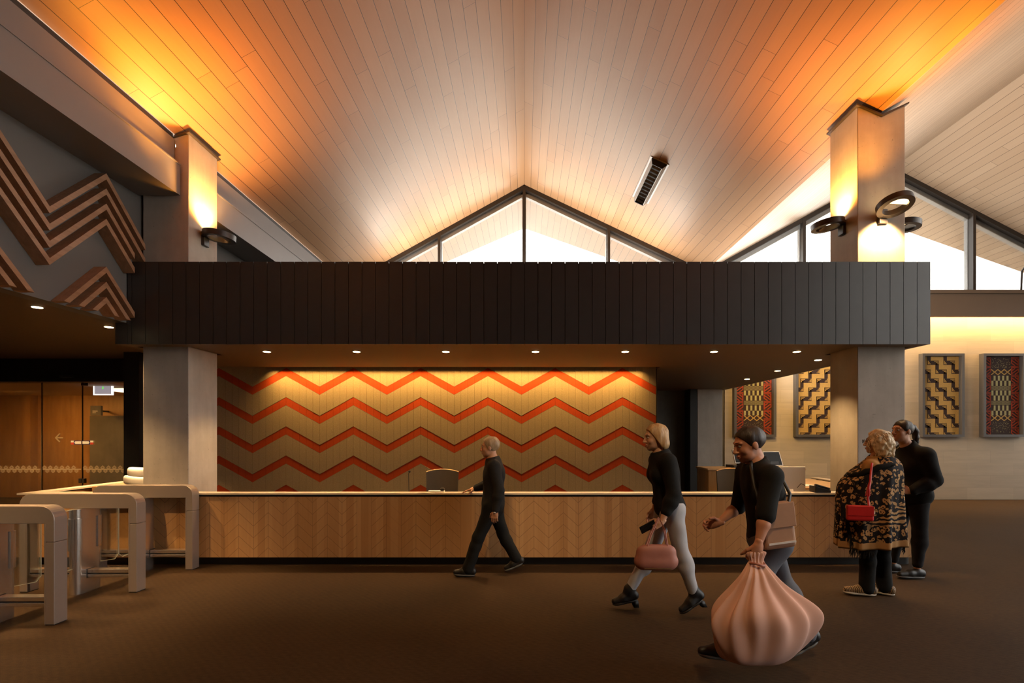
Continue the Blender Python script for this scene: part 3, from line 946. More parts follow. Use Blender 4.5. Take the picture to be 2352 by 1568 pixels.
# soft white bundle on the left cabinet: two rolled tiers
def bundle(c):
    root = thing('soft_bundle', c, 'white two-tiered soft bundle on the cabinet beside the left column', 'bundle')
    def tier(z0, z1, r, ph):
        m = MB()
        rings = []
        for k in range(11):
            u = k / 10
            a = math.pi * (u - 0.5)
            zz = (z0 + z1) / 2 + (z1 - z0) / 2 * math.sin(a)
            rr = r * (0.80 + 0.20 * math.cos(a) ** 0.6)
            rings.append([(c[0] + rr * (1 + 0.03 * math.sin(3 * t_ + ph)) * math.cos(t_), c[1] + 0.8 * rr * math.sin(t_), zz + 0.012 * math.sin(2 * t_ + ph)) for t_ in [2 * math.pi * q / 36 for q in range(36)]])
        return m.loft(rings)
    tier(c[2] + 0.012, c[2] + 0.135, 0.235, 0.3).build('lower_tier', 'white_matte', root, smooth=True)
    tier(c[2] + 0.125, c[2] + 0.245, 0.185, 1.4).build('upper_tier', 'white_matte', root, smooth=True)
    MB().lathe([(0, 0), (0.235, 0), (0.245, 0.010), (0, 0.016)], c, 36).build('tray', 'white_matte', root, smooth=True)
bundle((-5.43, 7.18, 0.885))

# screens and telephones on the right of the counter
def desktop_computer(x0, x1, y, z0, z1):
    cx = (x0 + x1) / 2
    root = thing('desktop_computer', (cx, y, 0.73), 'silver desktop computer seen from behind on the counter work surface', 'computer')
    m = MB()
    prof = []
    v = []
    MB().box(x0, x1, y, y + 0.02, z0, z1).build('display_shell', 'silver', root, bevel=0.012, seg=3)
    MB().box(x0 + 0.01, x1 - 0.01, y + 0.02, y + 0.024, z0 + 0.06, z1 - 0.01).build('screen', 'screen_black', root)
    MB().add([(cx - 0.10, y + 0.0, z0 + 0.08), (cx + 0.10, y, z0 + 0.08), (cx + 0.10, y - 0.06, 0.742), (cx - 0.10, y - 0.06, 0.742),
              (cx - 0.10, y + 0.012, z0 + 0.08), (cx + 0.10, y + 0.012, z0 + 0.08), (cx + 0.10, y - 0.045, 0.742), (cx - 0.10, y - 0.045, 0.742)],
             [[0, 1, 2, 3], [7, 6, 5, 4], [0, 4, 5, 1], [1, 5, 6, 2], [2, 6, 7, 3], [3, 7, 4, 0]]).build('stand', 'silver', root)
    MB().box(cx - 0.12, cx + 0.12, y - 0.09, y + 0.09, 0.73, 0.742).build('foot', 'silver', root, bevel=0.003)
    MB().tube([(cx - 0.02, y - 0.01, z0 + 0.13), (cx - 0.055, y - 0.03, z0 + 0.13), (cx - 0.075, y - 0.035, z0 + 0.06), (cx - 0.08, y - 0.04, 0.75)], 0.005, 8).build('cable', 'black_plastic', root, smooth=True)
    MB().tube([(cx + 0.25, y - 0.02, 0.93), (cx + 0.19, y - 0.03, 0.955), (cx + 0.14, y - 0.03, 0.90)], 0.004, 8).build('cable', 'black_plastic', root, smooth=True)
desktop_computer(3.195, 3.735, 6.70, 0.80, 1.178)

def tilted_screen(name, c, w, h, yaw, lean, label, cat, edge='white_matte', stand=True, grp=None):
    """slab screen leaning back; c is the middle of its lower edge"""
    root = thing(name, c, label, cat, grp)
    c = Vector(c)
    r_ = Vector((math.cos(yaw), math.sin(yaw), 0))
    b_ = Vector((-math.sin(yaw), math.cos(yaw), 0))
    u_ = (Vector((0, 0, 1)) * math.cos(lean) + b_ * math.sin(lean)).normalized()
    n_ = r_.cross(u_)
    if n_.y > 0:
        n_ = -n_
    MB().obox(c + u_ * (h / 2 + 0.03), r_, u_, n_, w / 2, h / 2, 0.014).build('casing', edge, root, bevel=0.006)
    MB().obox(c + u_ * (h / 2 + 0.03) + n_ * 0.0145, r_, u_, n_, w / 2 - 0.014, h / 2 - 0.014, 0.002).build('screen', 'screen_black', root)
    if stand:
        MB().obox(c + b_ * 0.06 + Vector((0, 0, h * 0.2 + 0.0)), r_, b_, (0, 0, 1), w * 0.25, 0.05, h * 0.2).build('stand', 'black_plastic', root, bevel=0.005)
    return root
tilted_screen('point_of_sale_screen', (4.33, 8.72, 1.03), 0.33, 0.27, 0.18, 0.42, 'black tilted sales screen with white edge above the silver computer', 'screen')
r_ = tilted_screen('point_of_sale_screen', (3.80, 8.72, 1.075), 0.33, 0.26, 0.12, 0.40, 'black tilted sales screen on a black box, left of the other one', 'screen')
tag(MB().box(3.58, 4.02, 8.62, 8.98, 1.03, 1.075).build('cash_drawer', 'black_plastic', bevel=0.006), 'flat black cash drawer box under the left sales screen', 'cash drawer')

def desk_phone(x, y, z, w, label, yaw=0.0):
    root = thing('desk_phone', (x, y, z), label, 'telephone', 'black telephones on the counter')
    m = MB().add([(x - w / 2, y - 0.07, z), (x + w / 2, y - 0.07, z), (x + w / 2, y + 0.07, z), (x - w / 2, y + 0.07, z),
                  (x - w / 2, y - 0.07, z + 0.085), (x + w / 2, y - 0.07, z + 0.03), (x + w / 2, y + 0.07, z + 0.03), (x - w / 2, y + 0.07, z + 0.085)],
                 [[3, 2, 1, 0], [4, 5, 6, 7], [0, 1, 5, 4], [1, 2, 6, 5], [2, 3, 7, 6], [3, 0, 4, 7]])
    m.build('base', 'black_plastic', root, bevel=0.006)
    sl = Vector((w, 0, -0.055)).normalized()
    up_ = Vector((0.055, 0, w)).normalized()
    MB().obox(Vector((x, y - 0.045, z + 0.072)), sl, (0, 1, 0), up_, w * 0.47, 0.024, 0.013).build('handset', 'black_plastic', root, bevel=0.01, seg=3)
    MB().obox(Vector((x + 0.01, y + 0.02, z + 0.060)), sl, (0, 1, 0), up_, w * 0.22, 0.03, 0.004).build('keypad', 'silver', root)
    root.rotation_euler = (0, 0, yaw)
    return root
desk_phone(3.64, 6.215, LT, 0.19, 'black desk phone on the ledge in front of the column')
tilted_screen('tablet_phone', (4.12, 7.62, 0.87), 0.25, 0.17, 0.3, 0.62, 'small black tablet with pale edge on the side surface beside the column', 'tablet')
desk_phone(4.13, 8.15, 0.87, 0.16, 'black phone farther back on the side surface behind the tablet', 0.0)
tag(MB().box(3.80, 4.02, 6.15, 6.27, LT, LT + 0.008).build('paper_sheet', 'paper'), 'white sheets of paper on the ledge beside the desk phone', 'paper')
tag(MB().obox((3.98, 7.25, 0.875), Vector((0.9, 0.4, 0)).normalized(), Vector((-0.4, 0.9, 0)).normalized(), (0, 0, 1), 0.16, 0.11, 0.004).build('paper_sheet', 'paper'), 'pale sheet lying on the side surface in front of the tablet', 'paper')

# ------------------------------------------------------------------ entry gates
def swing_gate(x1, y, label, rear=True):
    """glass flap gate: arched frame along X, pedestal with flap clamps, two foot bars"""
    L, T, H = 1.19, 0.125, 1.0
    x0 = x1 - L
    root = thing('entry_gate', (x1 - L / 2, y + T / 2, 0), label, 'gate', 'entry gates')
    r, b, w = 0.115, 0.148, 0.082
    outer = [(x0, 0.70)] + arc(x0 + r, H - r, r, 180, 90, 8) + arc(x1 - r, H - r, r, 90, 0, 8) + [(x1, 0.70)]
    inner = [(x1 - w, 0.70), (x1 - w, H - b), (x0 + w, H - b), (x0 + w, 0.70)]
    MB().prism(outer + inner, 1, y, y + T).build('top_frame', 'gate_metal', root, bevel=0.004)
    for a in (x0, x1 - w):
        l = MB().box(a, a + w, y, y + T, 0.006, 0.697).build('post', 'gate_metal', root, bevel=0.004)
        MB().box(a + 0.004, a + w - 0.004, y + 0.004, y + T - 0.004, 0.0, 0.008).build('foot', 'gate_shadow', l)
        s = a if a == x0 else a + w
        q = a + w - 0.012 if a == x0 else a
        MB().box(q, q + 0.012, y - 0.002, y + 0.03, 0.01, H - b).build('seam_strip', 'gate_metal', l)
    px_ = (x0 + x1) / 2 + 0.02
    def stad(hx, hy, yc, z0, z1):
        p = [(px_ + hx * math.cos(a), yc - hy + hx + hx * math.sin(a)) for a in [math.pi + math.pi * k / 12 for k in range(13)]]
        p += [(px_ + hx * math.cos(a), yc + hy - hx + hx * math.sin(a)) for a in [math.pi * k / 12 for k in range(13)]]
        return MB().prism(p, 2, z0, z1)
    yc, hy = (y + T / 2, 0.155) if rear else (y + T / 2 - 0.05, 0.11)
    ped = stad(0.055, hy, yc, 0.0, H - b).build('pedestal', 'gate_bright', root, smooth=True)
    for sgn, yy in ((-1, yc - hy), (1, yc + hy))[:2 if rear else 1]:
        c = [(px_ + 0.066 * math.cos(a), yy - sgn * 0.055 + sgn * 0.066 * math.sin(a)) for a in [math.pi * (k / 14) for k in range(15)]]
        c += [(px_ - 0.066, yy - sgn * 0.075), (px_ + 0.066, yy - sgn * 0.075)]
        MB().prism(c, 2, 0.44, 0.76).build('flap_clamp', 'gate_bright', root, smooth=True)
        y2 = yy + sgn * 0.27
        pts = [(yy, 0.26), (y2 - sgn * 0.05, 0.235), (y2, 0.28), (y2, 0.82), (y2 - sgn * 0.03, 0.85), (yy, 0.85)]
        fl = MB().prism(pts, 0, px_ - 0.004, px_ + 0.004).build('glass_flap', 'flap_glass', root)
        MB().tube([(px_, p[0], p[1]) for p in pts], 0.0028, 6).build('flap_edge', 'glass_edge', fl)
    for a, c in ((x0 + w, px_ - 0.05), (px_ + 0.05, x1 - w)):
        bar = MB().box(a, c, y + 0.02, y + T - 0.02, 0.192, 0.232).box(a, c, y + 0.02, y + T - 0.02, 0.150, 0.182)
        g = bar.build('foot_bar', 'gate_bright', root, bevel=0.006)
        MB().box(a, c, y + 0.028, y + T - 0.028, 0.180, 0.194).box(c - 0.006 if a < px_ - 0.2 else a, c if a < px_ - 0.2 else a + 0.006, y + 0.014, y + T - 0.014, 0.145, 0.236).build('bar_groove', 'gate_shadow', g)
    return root
g0 = swing_gate(-3.944, 4.237, 'nearest metal entry gate, cut by the picture edge')
clone(g0, (g0.location.x + 0.017, 5.117 + 0.0625, 0), 'middle metal entry gate with full arched frame and bright pedestal')
swing_gate(-3.925, 5.975, 'farthest metal entry gate, standing against the timber counter', rear=False)

# ------------------------------------------------------------------ timber zigzag battens on the left wall
def zz(Y, zp):
    u = (Y - 5.622) / 0.672
    u = u % 2.0
    return zp - 0.672 * (u if u <= 1 else 2 - u)
def clip_poly(poly, fn):
    out = []
    for a, b in zip(poly, poly[1:] + poly[:1]):
        fa, fb = fn(a), fn(b)
        if fa >= 0:
            out.append(a)
        if (fa < 0) != (fb < 0):
            t_ = fa / (fa - fb)
            out.append((a[0] + (b[0] - a[0]) * t_, a[1] + (b[1] - a[1]) * t_))
    return out
def batten(zp, ya, yb, zmin, root, th=0.068):
    m = MB()
    knots = sorted({ya, yb, *[5.622 + 0.672 * k for k in range(-9, 3) if ya < 5.622 + 0.672 * k < yb]})
    for a, b in zip(knots[:-1], knots[1:]):
        za, zb = zz(a, zp), zz(b, zp)
        p = [(a, za - th), (b, zb - th), (b, zb), (a, za)]
        p = clip_poly(p, lambda q: q[1] - zmin)
        if len(p) > 2:
            m.prism(p, 0, -4.788, -4.65)
    return m.build('batten', 'batten_wood', root)
r1 = thing('timber_relief', (-4.79, 4.5, 3.9), 'large relief of four nested timber zigzag battens high on the grey side wall', 'wall relief', 'timber zigzag reliefs')
for k in range(4):
    batten(4.509 - 0.1687 * k, 1.6, 6.2 if k < 2 else 6.03, 2.95, r1)
r2 = thing('timber_relief', (-4.79, 5.6, 3.1), 'small relief of three nested timber peaks low beside the canopy corner', 'wall relief', 'timber zigzag reliefs')
for k in range(3):
    batten(3.470 - 0.1687 * k, 5.0, 6.03, 2.95, r2)
r3 = thing('timber_relief', (-4.79, 4.3, 3.1), 'timber peak fragment at the left picture edge above the entry ceiling', 'wall relief', 'timber zigzag reliefs')
for k in range(3):
    batten(3.470 - 0.1687 * k, 3.62, 4.94, 2.95, r3)

# ------------------------------------------------------------------ air vent on the ceiling
sl = Vector((1, 0, -(RZ - ZV) / XV)).normalized()
nn = Vector((sl.z, 0, -sl.x))           # points down, away from the boards
vc = Vector((2.465, 9.93, RZ - 2.465 * (RZ - ZV) / XV))
vent = thing('air_vent', vc, 'long metal air vent with dark louvres on the right ceiling slope', 'vent')
yy = Vector((0, 1, 0))
HL = 0.77
MB().obox(vc + nn * 0.005, sl, yy, nn, 0.185, HL, 0.005).build('back_plate', 'vent_metal', vent)
m = MB()
for s_ in (-1, 1):
    m.add([vc + sl * s_ * 0.155 + yy * -HL * .97 + nn * 0.01, vc + sl * s_ * 0.155 + yy * HL * .97 + nn * 0.01, vc + sl * s_ * 0.10 + yy * HL * .97 + nn * 0.11, vc + sl * s_ * 0.10 + yy * -HL * .97 + nn * 0.11,
           vc + sl * s_ * 0.14 + yy * -HL * .97 + nn * 0.01, vc + sl * s_ * 0.14 + yy * HL * .97 + nn * 0.01, vc + sl * s_ * 0.088 + yy * HL * .97 + nn * 0.10, vc + sl * s_ * 0.088 + yy * -HL * .97 + nn * 0.10],
          [[0, 1, 2, 3], [4, 7, 6, 5], [0, 4, 5, 1], [3, 2, 6, 7], [0, 3, 7, 4], [1, 5, 6, 2]])
m.build('side_rail', 'vent_metal', vent)
m = MB()
for s_ in (-1, 1):
    m.add([vc + sl * a + yy * (s_ * HL * .97) + nn * b for a, b in ((-0.155, 0.01), (0.155, 0.01), (0.10, 0.11), (-0.10, 0.11))]
          + [vc + sl * a + yy * (s_ * HL * .95) + nn * b for a, b in ((-0.155, 0.01), (0.155, 0.01), (0.10, 0.11), (-0.10, 0.11))],
          [[0, 1, 2, 3], [7, 6, 5, 4], [0, 4, 5, 1], [1, 5, 6, 2], [2, 6, 7, 3], [3, 7, 4, 0]])
m.build('end_cap', 'vent_dark', vent)
for k in range(11):
    y_ = -HL * 0.86 + k * HL * 1.72 / 10
    MB().obox(vc + yy * y_ + nn * 0.088, sl, (yy * 0.6 + nn * 0.8).normalized(), (yy * 0.8 - nn * 0.6).normalized(), 0.09, 0.022, 0.003).build('louvre', 'louvre_metal', vent)
MB().obox(vc + nn * 0.02, sl, yy, nn, 0.12, HL * 0.94, 0.006).build('duct_shadow', 'vent_dark', vent)

# spot lamp on the right bay gable
o = thing('spot_lamp', (12.2, 12.2, 5.8), 'tiny dark round spot lamp on the right-bay glazing at the picture edge', 'lamp')
MB().tube([(12.24, 12.28, 5.84), (12.24, 12.05, 5.84)], 0.085, 18).build('lamp_head', 'sconce_metal', o, smooth=True)
MB().tube([(12.24, 12.22, 5.84), (12.24, 12.42, 5.62), (12.24, 12.44, 5.13)], 0.02, 8).build('arm', 'sconce_metal', o)

# ------------------------------------------------------------------ framed woven panels on the stone wall
AW, AZ0, AZ1 = 1.025, 1.545, 3.585
def frame(x0, label):
    root = thing('woven_panel', (x0 + AW / 2, 12.46, AZ0), label, 'framed artwork', 'framed woven panels on the stone wall')
    x1, yf, yb, b = x0 + AW, 12.33, 12.459, 0.062
    m = MB()
    m.box(x0, x0 + b, yf, yb, AZ0, AZ1).box(x1 - b, x1, yf, yb, AZ0, AZ1).box(x0 + b, x1 - b, yf, yb, AZ0, AZ0 + b).box(x0 + b, x1 - b, yf, yb, AZ1 - b, AZ1)
    m.build('frame', 'art_frame', root)
    return root, x0 + b, x1 - b, AZ0 + b, AZ1 - b, 12.43
def rect(m, x0, x1, z0, z1, y, lim):
    x0, x1 = max(x0, lim[0]), min(x1, lim[1])
    z0, z1 = max(z0, lim[2]), min(z1, lim[3])
    if x1 - x0 > 0.003 and z1 - z0 > 0.003:
        m.box(x0, x1, y - 0.006, y, z0, z1)
def stair_panel(x0, flip, label):
    root, a0, a1, z0, z1, y = frame(x0, label)
    lim = (a0, a1, z0, z1)
    MB().box(a0, a1, y, y + 0.02, z0, z1).build('backing', 'art_gold', root)
    m, g = MB(), MB()
    W = a1 - a0
    sx, sz, tv, th = W / 4.55, 0.2205, 0.080, 0.105
    def P(x): return a1 - (x - a0) if flip else x
    def rc(mm, xa, xb, za, zb, yy_):
        p, q = sorted((P(xa), P(xb)))
        rect(mm, p, q, za, zb, yy_, lim)
    for k in range(-9, 6):
        for st in range(0, 12):
            bx = a0 + 0.13 + (k * 2 + st) * sx
            bz = z1 + 0.12 - st * sz
            if bx < a0 - 0.5 or bx > a1 + 0.2:
                continue
            rc(m, bx, bx + tv, bz - sz + 0.001, bz, y)
            rc(m, bx, bx + sx + tv, bz - sz - th + 0.0, bz - sz, y)
            cx, cz = bx + tv + 0.008, bz - sz
            for j, l in enumerate((0.10, 0.062, 0.022)):
                rc(g, bx + sx + tv - 0.012 - l, bx + sx + tv - 0.012, cz - 0.030 - j * 0.028, cz - 0.014 - j * 0.028, y - 0.006)
            for j, l in enumerate((0.085, 0.055, 0.018)):
                rc(g, bx + 0.010 + j * 0.026, bx + 0.023 + j * 0.026, cz - th + 0.014, cz - th + 0.014 + l, y - 0.006)
    m.build('weave_pattern', 'art_dark', root)
    g.build('stitch_pattern', 'art_gold', root)
def block_panel(x0, label, seed):
    root, a0, a1, z0, z1, y = frame(x0, label)
    lim = (a0, a1, z0, z1)
    MB().box(a0, a1, y, y + 0.02, z0, z1).build('backing', 'art_dark', root)
    W = a1 - a0
    H = z1 - z0
    c0, c1 = a0 + W * 0.235, a1 - W * 0.235
    rr = random.Random(seed)
    gm, rm, ym = MB(), MB(), MB()
    def zf(t_): return z1 - t_ * H
    # checker blocks
    n = 9
    bw = (c1 - c0) / n
    for ta, tb, odd in ((0.245, 0.31, 1), (0.31, 0.375, 0), (0.435, 0.50, 0), (0.50, 0.565, 1), (0.63, 0.695, 1), (0.695, 0.755, 0)):
        for k in range(n):
            if k % 2 == odd:
                rect(gm, c0 + k * bw + 0.003, c0 + (k + 1) * bw - 0.003, zf(tb), zf(ta) - 0.003, y, lim)
    for ta in (0.378, 0.57):
        for row in range(5):
            for k in range(n):
                tz = ta + row * 0.0115 + (0.0055 if (k % 2) else 0)
                rect(gm, c0 + k * bw + 0.002, c0 + (k + 1) * bw - 0.002, zf(tz + 0.004), zf(tz), y, lim)
    # crossing diagonals
    for tm in (0.20, 0.79):
        for k in range(3):
            xa, w_ = c0 + k * (c1 - c0) / 3, (c1 - c0) / 3
            for s_ in (1, -1):
                d = Vector((w_, 0, s_ * H * 0.068)).normalized()
                ym.obox((xa + w_ / 2, y - 0.003, zf(tm)), d, (0, 1, 0), (-d.z, 0, d.x), math.hypot(w_, H * 0.068) / 2, 0.003, 0.010)
    # speckles
    for ta, tb in ((0.02, 0.15), (0.84, 0.98)):
        for _ in range(120):
            px_, pz_ = rr.uniform(c0 + .01, c1 - .01), zf(rr.uniform(ta, tb))
            gm.box(px_, px_ + 0.007, y - 0.004, y, pz_, pz_ + 0.007)
    # red side bands of triangles and bars
    for xa, xb in ((a0 + 0.012, c0 - 0.012), (c1 + 0.012, a1 - 0.012)):
        w_ = xb - xa
        k = 0
        z = z1 - 0.02
        while z > z0 + 0.12:
            h = 0.215
            rect(rm, xa, xb, z - 0.018, z, y, lim)
            rect(rm, xa, xb, z - 0.048, z - 0.030, y, lim)
            s_ = 1 if k % 2 else -1
            for off in (-0.055, 0.0, 0.055):
                d = Vector((w_ * 0.86, 0, s_ * 0.115)).normalized()
                cz = z - 0.132 + off * 0.75
                L = math.hypot(w_ * 0.86, 0.115) / 2 * (1.0 if off == 0 else 0.55)
                cx = (xa + xb) / 2 + (0 if off == 0 else -s_ * off * 0.8)
                rm.obox((cx, y - 0.003, cz), d, (0, 1, 0), (-d.z, 0, d.x), L, 0.003, 0.011)
            e = xa if s_ > 0 else xb - 0.026
            rect(rm, e, e + 0.026, z - 0.205, z - 0.04, y, lim)
            e2 = xb - 0.02 if s_ > 0 else xa
            rect(rm, e2, e2 + 0.02, z - 0.15, z - 0.06, y, lim)
            z -= h
            k += 1
    gm.build('block_pattern', 'art_green', root)
    ym.build('line_pattern', 'art_gold', root)
    rm.build('band_pattern', 'art_red', root)
block_panel(5.13, 'framed dark woven panel with red bands beside the concrete pier', 3)
stair_panel(6.635, True, 'framed gold stepped panel left of the right column, partly hidden')
stair_panel(9.73, False, 'framed gold stepped panel right of the right column behind the ponytailed woman')
block_panel(11.22, 'framed dark woven panel with red bands at the right picture edge', 5)
# ------------------------------------------------------------------ people: implicit surfaces meshed on a grid
def V3(*a): return np.array(a, dtype=float)
def nrm(v):
    v = np.asarray(v, float)
    return v / (np.linalg.norm(v) + 1e-12)
class Field:
    """smooth union of tapered capsules and ellipsoids, meshed as one continuous surface"""
    def __init__(s, k=0.03):
        s.p, s.k, s.cuts, s.disp = [], k, [], None
    def cone(s, a, b, ra, rb=None, k=None, sub=False):
        s.p.append(('c', np.asarray(a, float), np.asarray(b, float), ra, ra if rb is None else rb, s.k if k is None else k, sub))
        return s
    def chain(s, pts, rs, k=None):
        for i in range(len(pts) - 1):
            s.cone(pts[i], pts[i + 1], rs[i], rs[i + 1], k)
        return s
    def ell(s, c, r, Rm=None, k=None, sub=False):
        s.p.append(('e', np.asarray(c, float), np.asarray(r, float), np.eye(3) if Rm is None else Rm, None, s.k if k is None else k, sub))
        return s
    def cut(s, p, n):
        s.cuts.append((np.asarray(p, float), nrm(n)))
        return s
    def mesh(s, h):
        lo, hi = [], []
        for q in s.p:
            if q[6]:
                continue
            if q[0] == 'c':
                m = max(q[3], q[4])
                lo.append(np.minimum(q[1], q[2]) - m); hi.append(np.maximum(q[1], q[2]) + m)
            else:
                m = max(q[2]); lo.append(q[1] - m); hi.append(q[1] + m)
        lo = np.min(lo, 0) - 3 * h - 0.01
        hi = np.max(hi, 0) + 3 * h + 0.01
        n = np.ceil((hi - lo) / h).astype(int) + 1
        ax = [lo[i] + h * np.arange(n[i]) for i in range(3)]
        D = np.full(n, 0.15)
        for q in s.p:
            k = q[5]
            if q[0] == 'c':
                m = max(q[3], q[4]); a_, b_ = np.minimum(q[1], q[2]) - m, np.maximum(q[1], q[2]) + m
            else:
                m = max(q[2]); a_, b_ = q[1] - m, q[1] + m
            mg = k + 2.5 * h + 0.012
            i0 = np.clip(np.floor((a_ - mg - lo) / h).astype(int), 0, n - 1)
            i1 = np.clip(np.ceil((b_ + mg - lo) / h).astype(int) + 1, 1, n)
            X = ax[0][i0[0]:i1[0], None, None]; Y = ax[1][None, i0[1]:i1[1], None]; Z = ax[2][None, None, i0[2]:i1[2]]
            if q[0] == 'c':
                ba = q[2] - q[1]
                L = max(ba @ ba, 1e-12)
                px, py, pz = X - q[1][0], Y - q[1][1], Z - q[1][2]
                t = np.clip((px * ba[0] + py * ba[1] + pz * ba[2]) / L, 0, 1)
                d = np.sqrt((px - t * ba[0]) ** 2 + (py - t * ba[1]) ** 2 + (pz - t * ba[2]) ** 2) - (q[3] + (q[4] - q[3]) * t)
            else:
                px, py, pz = X - q[1][0], Y - q[1][1], Z - q[1][2]
                Rm, r = q[3], q[2]
                u = [px * Rm[0, j] + py * Rm[1, j] + pz * Rm[2, j] for j in range(3)]
                k0 = np.sqrt(sum((u[j] / r[j]) ** 2 for j in range(3)))
                k1 = np.sqrt(sum((u[j] / r[j] ** 2) ** 2 for j in range(3))) + 1e-9
                d = k0 * (k0 - 1) / k1
            sl = D[i0[0]:i1[0], i0[1]:i1[1], i0[2]:i1[2]]
            if q[6]:
                hh = np.clip(0.5 - 0.5 * (sl + d) / k, 0, 1)
                sl[...] = sl + (-d - sl) * hh + k * hh * (1 - hh)
            else:
                hh = np.clip(0.5 + 0.5 * (d - sl) / k, 0, 1)
                sl[...] = d + (sl - d) * hh - k * hh * (1 - hh)
        X = ax[0][:, None, None]; Y = ax[1][None, :, None]; Z = ax[2][None, None, :]
        if s.disp is not None:
            D = D + s.disp(X, Y, Z)
        for p, nv in s.cuts:
            D = np.maximum(D, (X - p[0]) * nv[0] + (Y - p[1]) * nv[1] + (Z - p[2]) * nv[2])
        D[0] = D[-1] = 0.1; D[:, 0] = D[:, -1] = 0.1; D[:, :, 0] = D[:, :, -1] = 0.1
        return nets(D, lo, h)

def nets(D, org, h):
    S = D < 0
    c = [(i, j, k) for i in (0, 1) for j in (0, 1) for k in (0, 1)]
    nx, ny, nz = D.shape
    def sub(A, o): return A[o[0]:nx - 1 + o[0], o[1]:ny - 1 + o[1], o[2]:nz - 1 + o[2]]
    cnt = sum(sub(S, o).astype(np.int8) for o in c)
    mask = (cnt > 0) & (cnt < 8)
    I = np.argwhere(mask)
    idx = np.full(mask.shape, -1, np.int64)
    idx[mask] = np.arange(len(I))
    val = {o: D[I[:, 0] + o[0], I[:, 1] + o[1], I[:, 2] + o[2]] for o in c}
    acc = np.zeros((len(I), 3)); num = np.zeros(len(I))
    for a in range(3):
        for o in c:
            if o[a]:
                continue
            o2 = tuple(1 if q == a else o[q] for q in range(3))
            va, vb = val[o], val[o2]
            m = (va < 0) != (vb < 0)
            t = np.where(m, va / (va - vb + 1e-15), 0)
            p = np.tile(np.array(o, float), (len(I), 1))
            p[:, a] = t
            acc += p * m[:, None]; num += m
    P = (I + acc / num[:, None]) * h + org
    F = []
    for a in range(3):
        b1, b2 = (a + 1) % 3, (a + 2) % 3
        s0 = [slice(1, -1)] * 3; s1 = [slice(1, -1)] * 3
        s0[a] = slice(0, -1); s1[a] = slice(1, None)
        A, B = S[tuple(s0)], S[tuple(s1)]
        E = np.argwhere(A != B)
        if not len(E):
            continue
        inside = A[E[:, 0], E[:, 1], E[:, 2]]
        base = E.copy()
        off = np.ones(3, int); off[a] = 0
        base = base + off
        def cell(d1, d2):
            q = base.copy(); q[:, b1] -= d1; q[:, b2] -= d2
            return idx[q[:, 0], q[:, 1], q[:, 2]]
        Q = np.stack([cell(1, 1), cell(0, 1), cell(0, 0), cell(1, 0)], 1)
        Q[~inside] = Q[~inside][:, ::-1]
        F.append(Q)
    F = np.concatenate(F)
    return P, F[(F >= 0).all(1)]

def mesh_obj(name, parts, mats, root, paint=None):
    """parts: list of (verts, quads, material index) joined in one mesh"""
    vs, fs, mi, o = [], [], [], 0
    for p, f, k in parts:
        vs.append(np.asarray(p)); fs += (np.asarray(f) + o).tolist() if isinstance(f, np.ndarray) else [[i + o for i in q] for q in f]
        mi += [k] * len(f); o += len(p)
    v = np.concatenate(vs) - np.array(root.matrix_world.translation if False else root.location)
    if root.parent is not None:
        v = v - np.array(root.parent.location)
    me = bpy.data.meshes.new(name)
    me.from_pydata(v.tolist(), [], fs)
    for m in mats:
        me.materials.append(M[m])
    me.polygons.foreach_set('material_index', mi)
    me.polygons.foreach_set('use_smooth', [True] * len(fs))
    me.update()
    ob = bpy.data.objects.new(name, me)
    COL.objects.link(ob)
    ob.parent = root
    return ob
def mb_part(mb, k=0):
    return (np.array([tuple(p) for p in mb.v]), [list(f) for f in mb.f], k)

def basis(fwd, up=(0, 0, 1)):
    f = nrm(fwd); r = nrm(np.cross(f, up)); u = np.cross(r, f)
    return np.stack([r, f, u], 1)          # columns: right, forward, up

def head_field(fl, c, B, s=1.0, female=True):
    def P(x, y, z): return np.asarray(c) + B @ (np.array([x, y, z]) * s)
    E = lambda p, r, k=0.02, sub=False: fl.ell(P(*p), np.array(r) * s, B, k * s, sub)
    E((0, -0.012, 0.032), (0.074, 0.094, 0.082))
    E((0, 0.026, -0.025), (0.062, 0.066, 0.082), 0.03)
    E((0, 0.034, -0.068), (0.050 if female else 0.056, 0.050, 0.036), 0.03)
    E((0, 0.070, -0.093), (0.020, 0.014, 0.014), 0.025)
    for sx in (-1, 1):
        E((sx * 0.040, 0.058, -0.026), (0.022, 0.022, 0.022), 0.02)
        fl.cone(P(sx * 0.012, 0.086, 0.034), P(sx * 0.046, 0.074, 0.032), 0.008 * s, 0.007 * s, 0.014)
        E((sx * 0.031, 0.098, 0.012), (0.014, 0.011, 0.0065), 0.010, True)
        E((sx * 0.077, -0.006, -0.006), (0.009, 0.019, 0.031), 0.008)
        E((sx * 0.012, 0.098, -0.030), (0.009, 0.010, 0.007), 0.008)
    fl.cone(P(0, 0.090, 0.018), P(0, 0.112, -0.026), 0.008 * s, 0.0115 * s, 0.012)
    E((0, 0.094, -0.055), (0.022, 0.009, 0.0055), 0.006)
    E((0, 0.092, -0.067), (0.019, 0.009, 0.0065), 0.006)
    return P
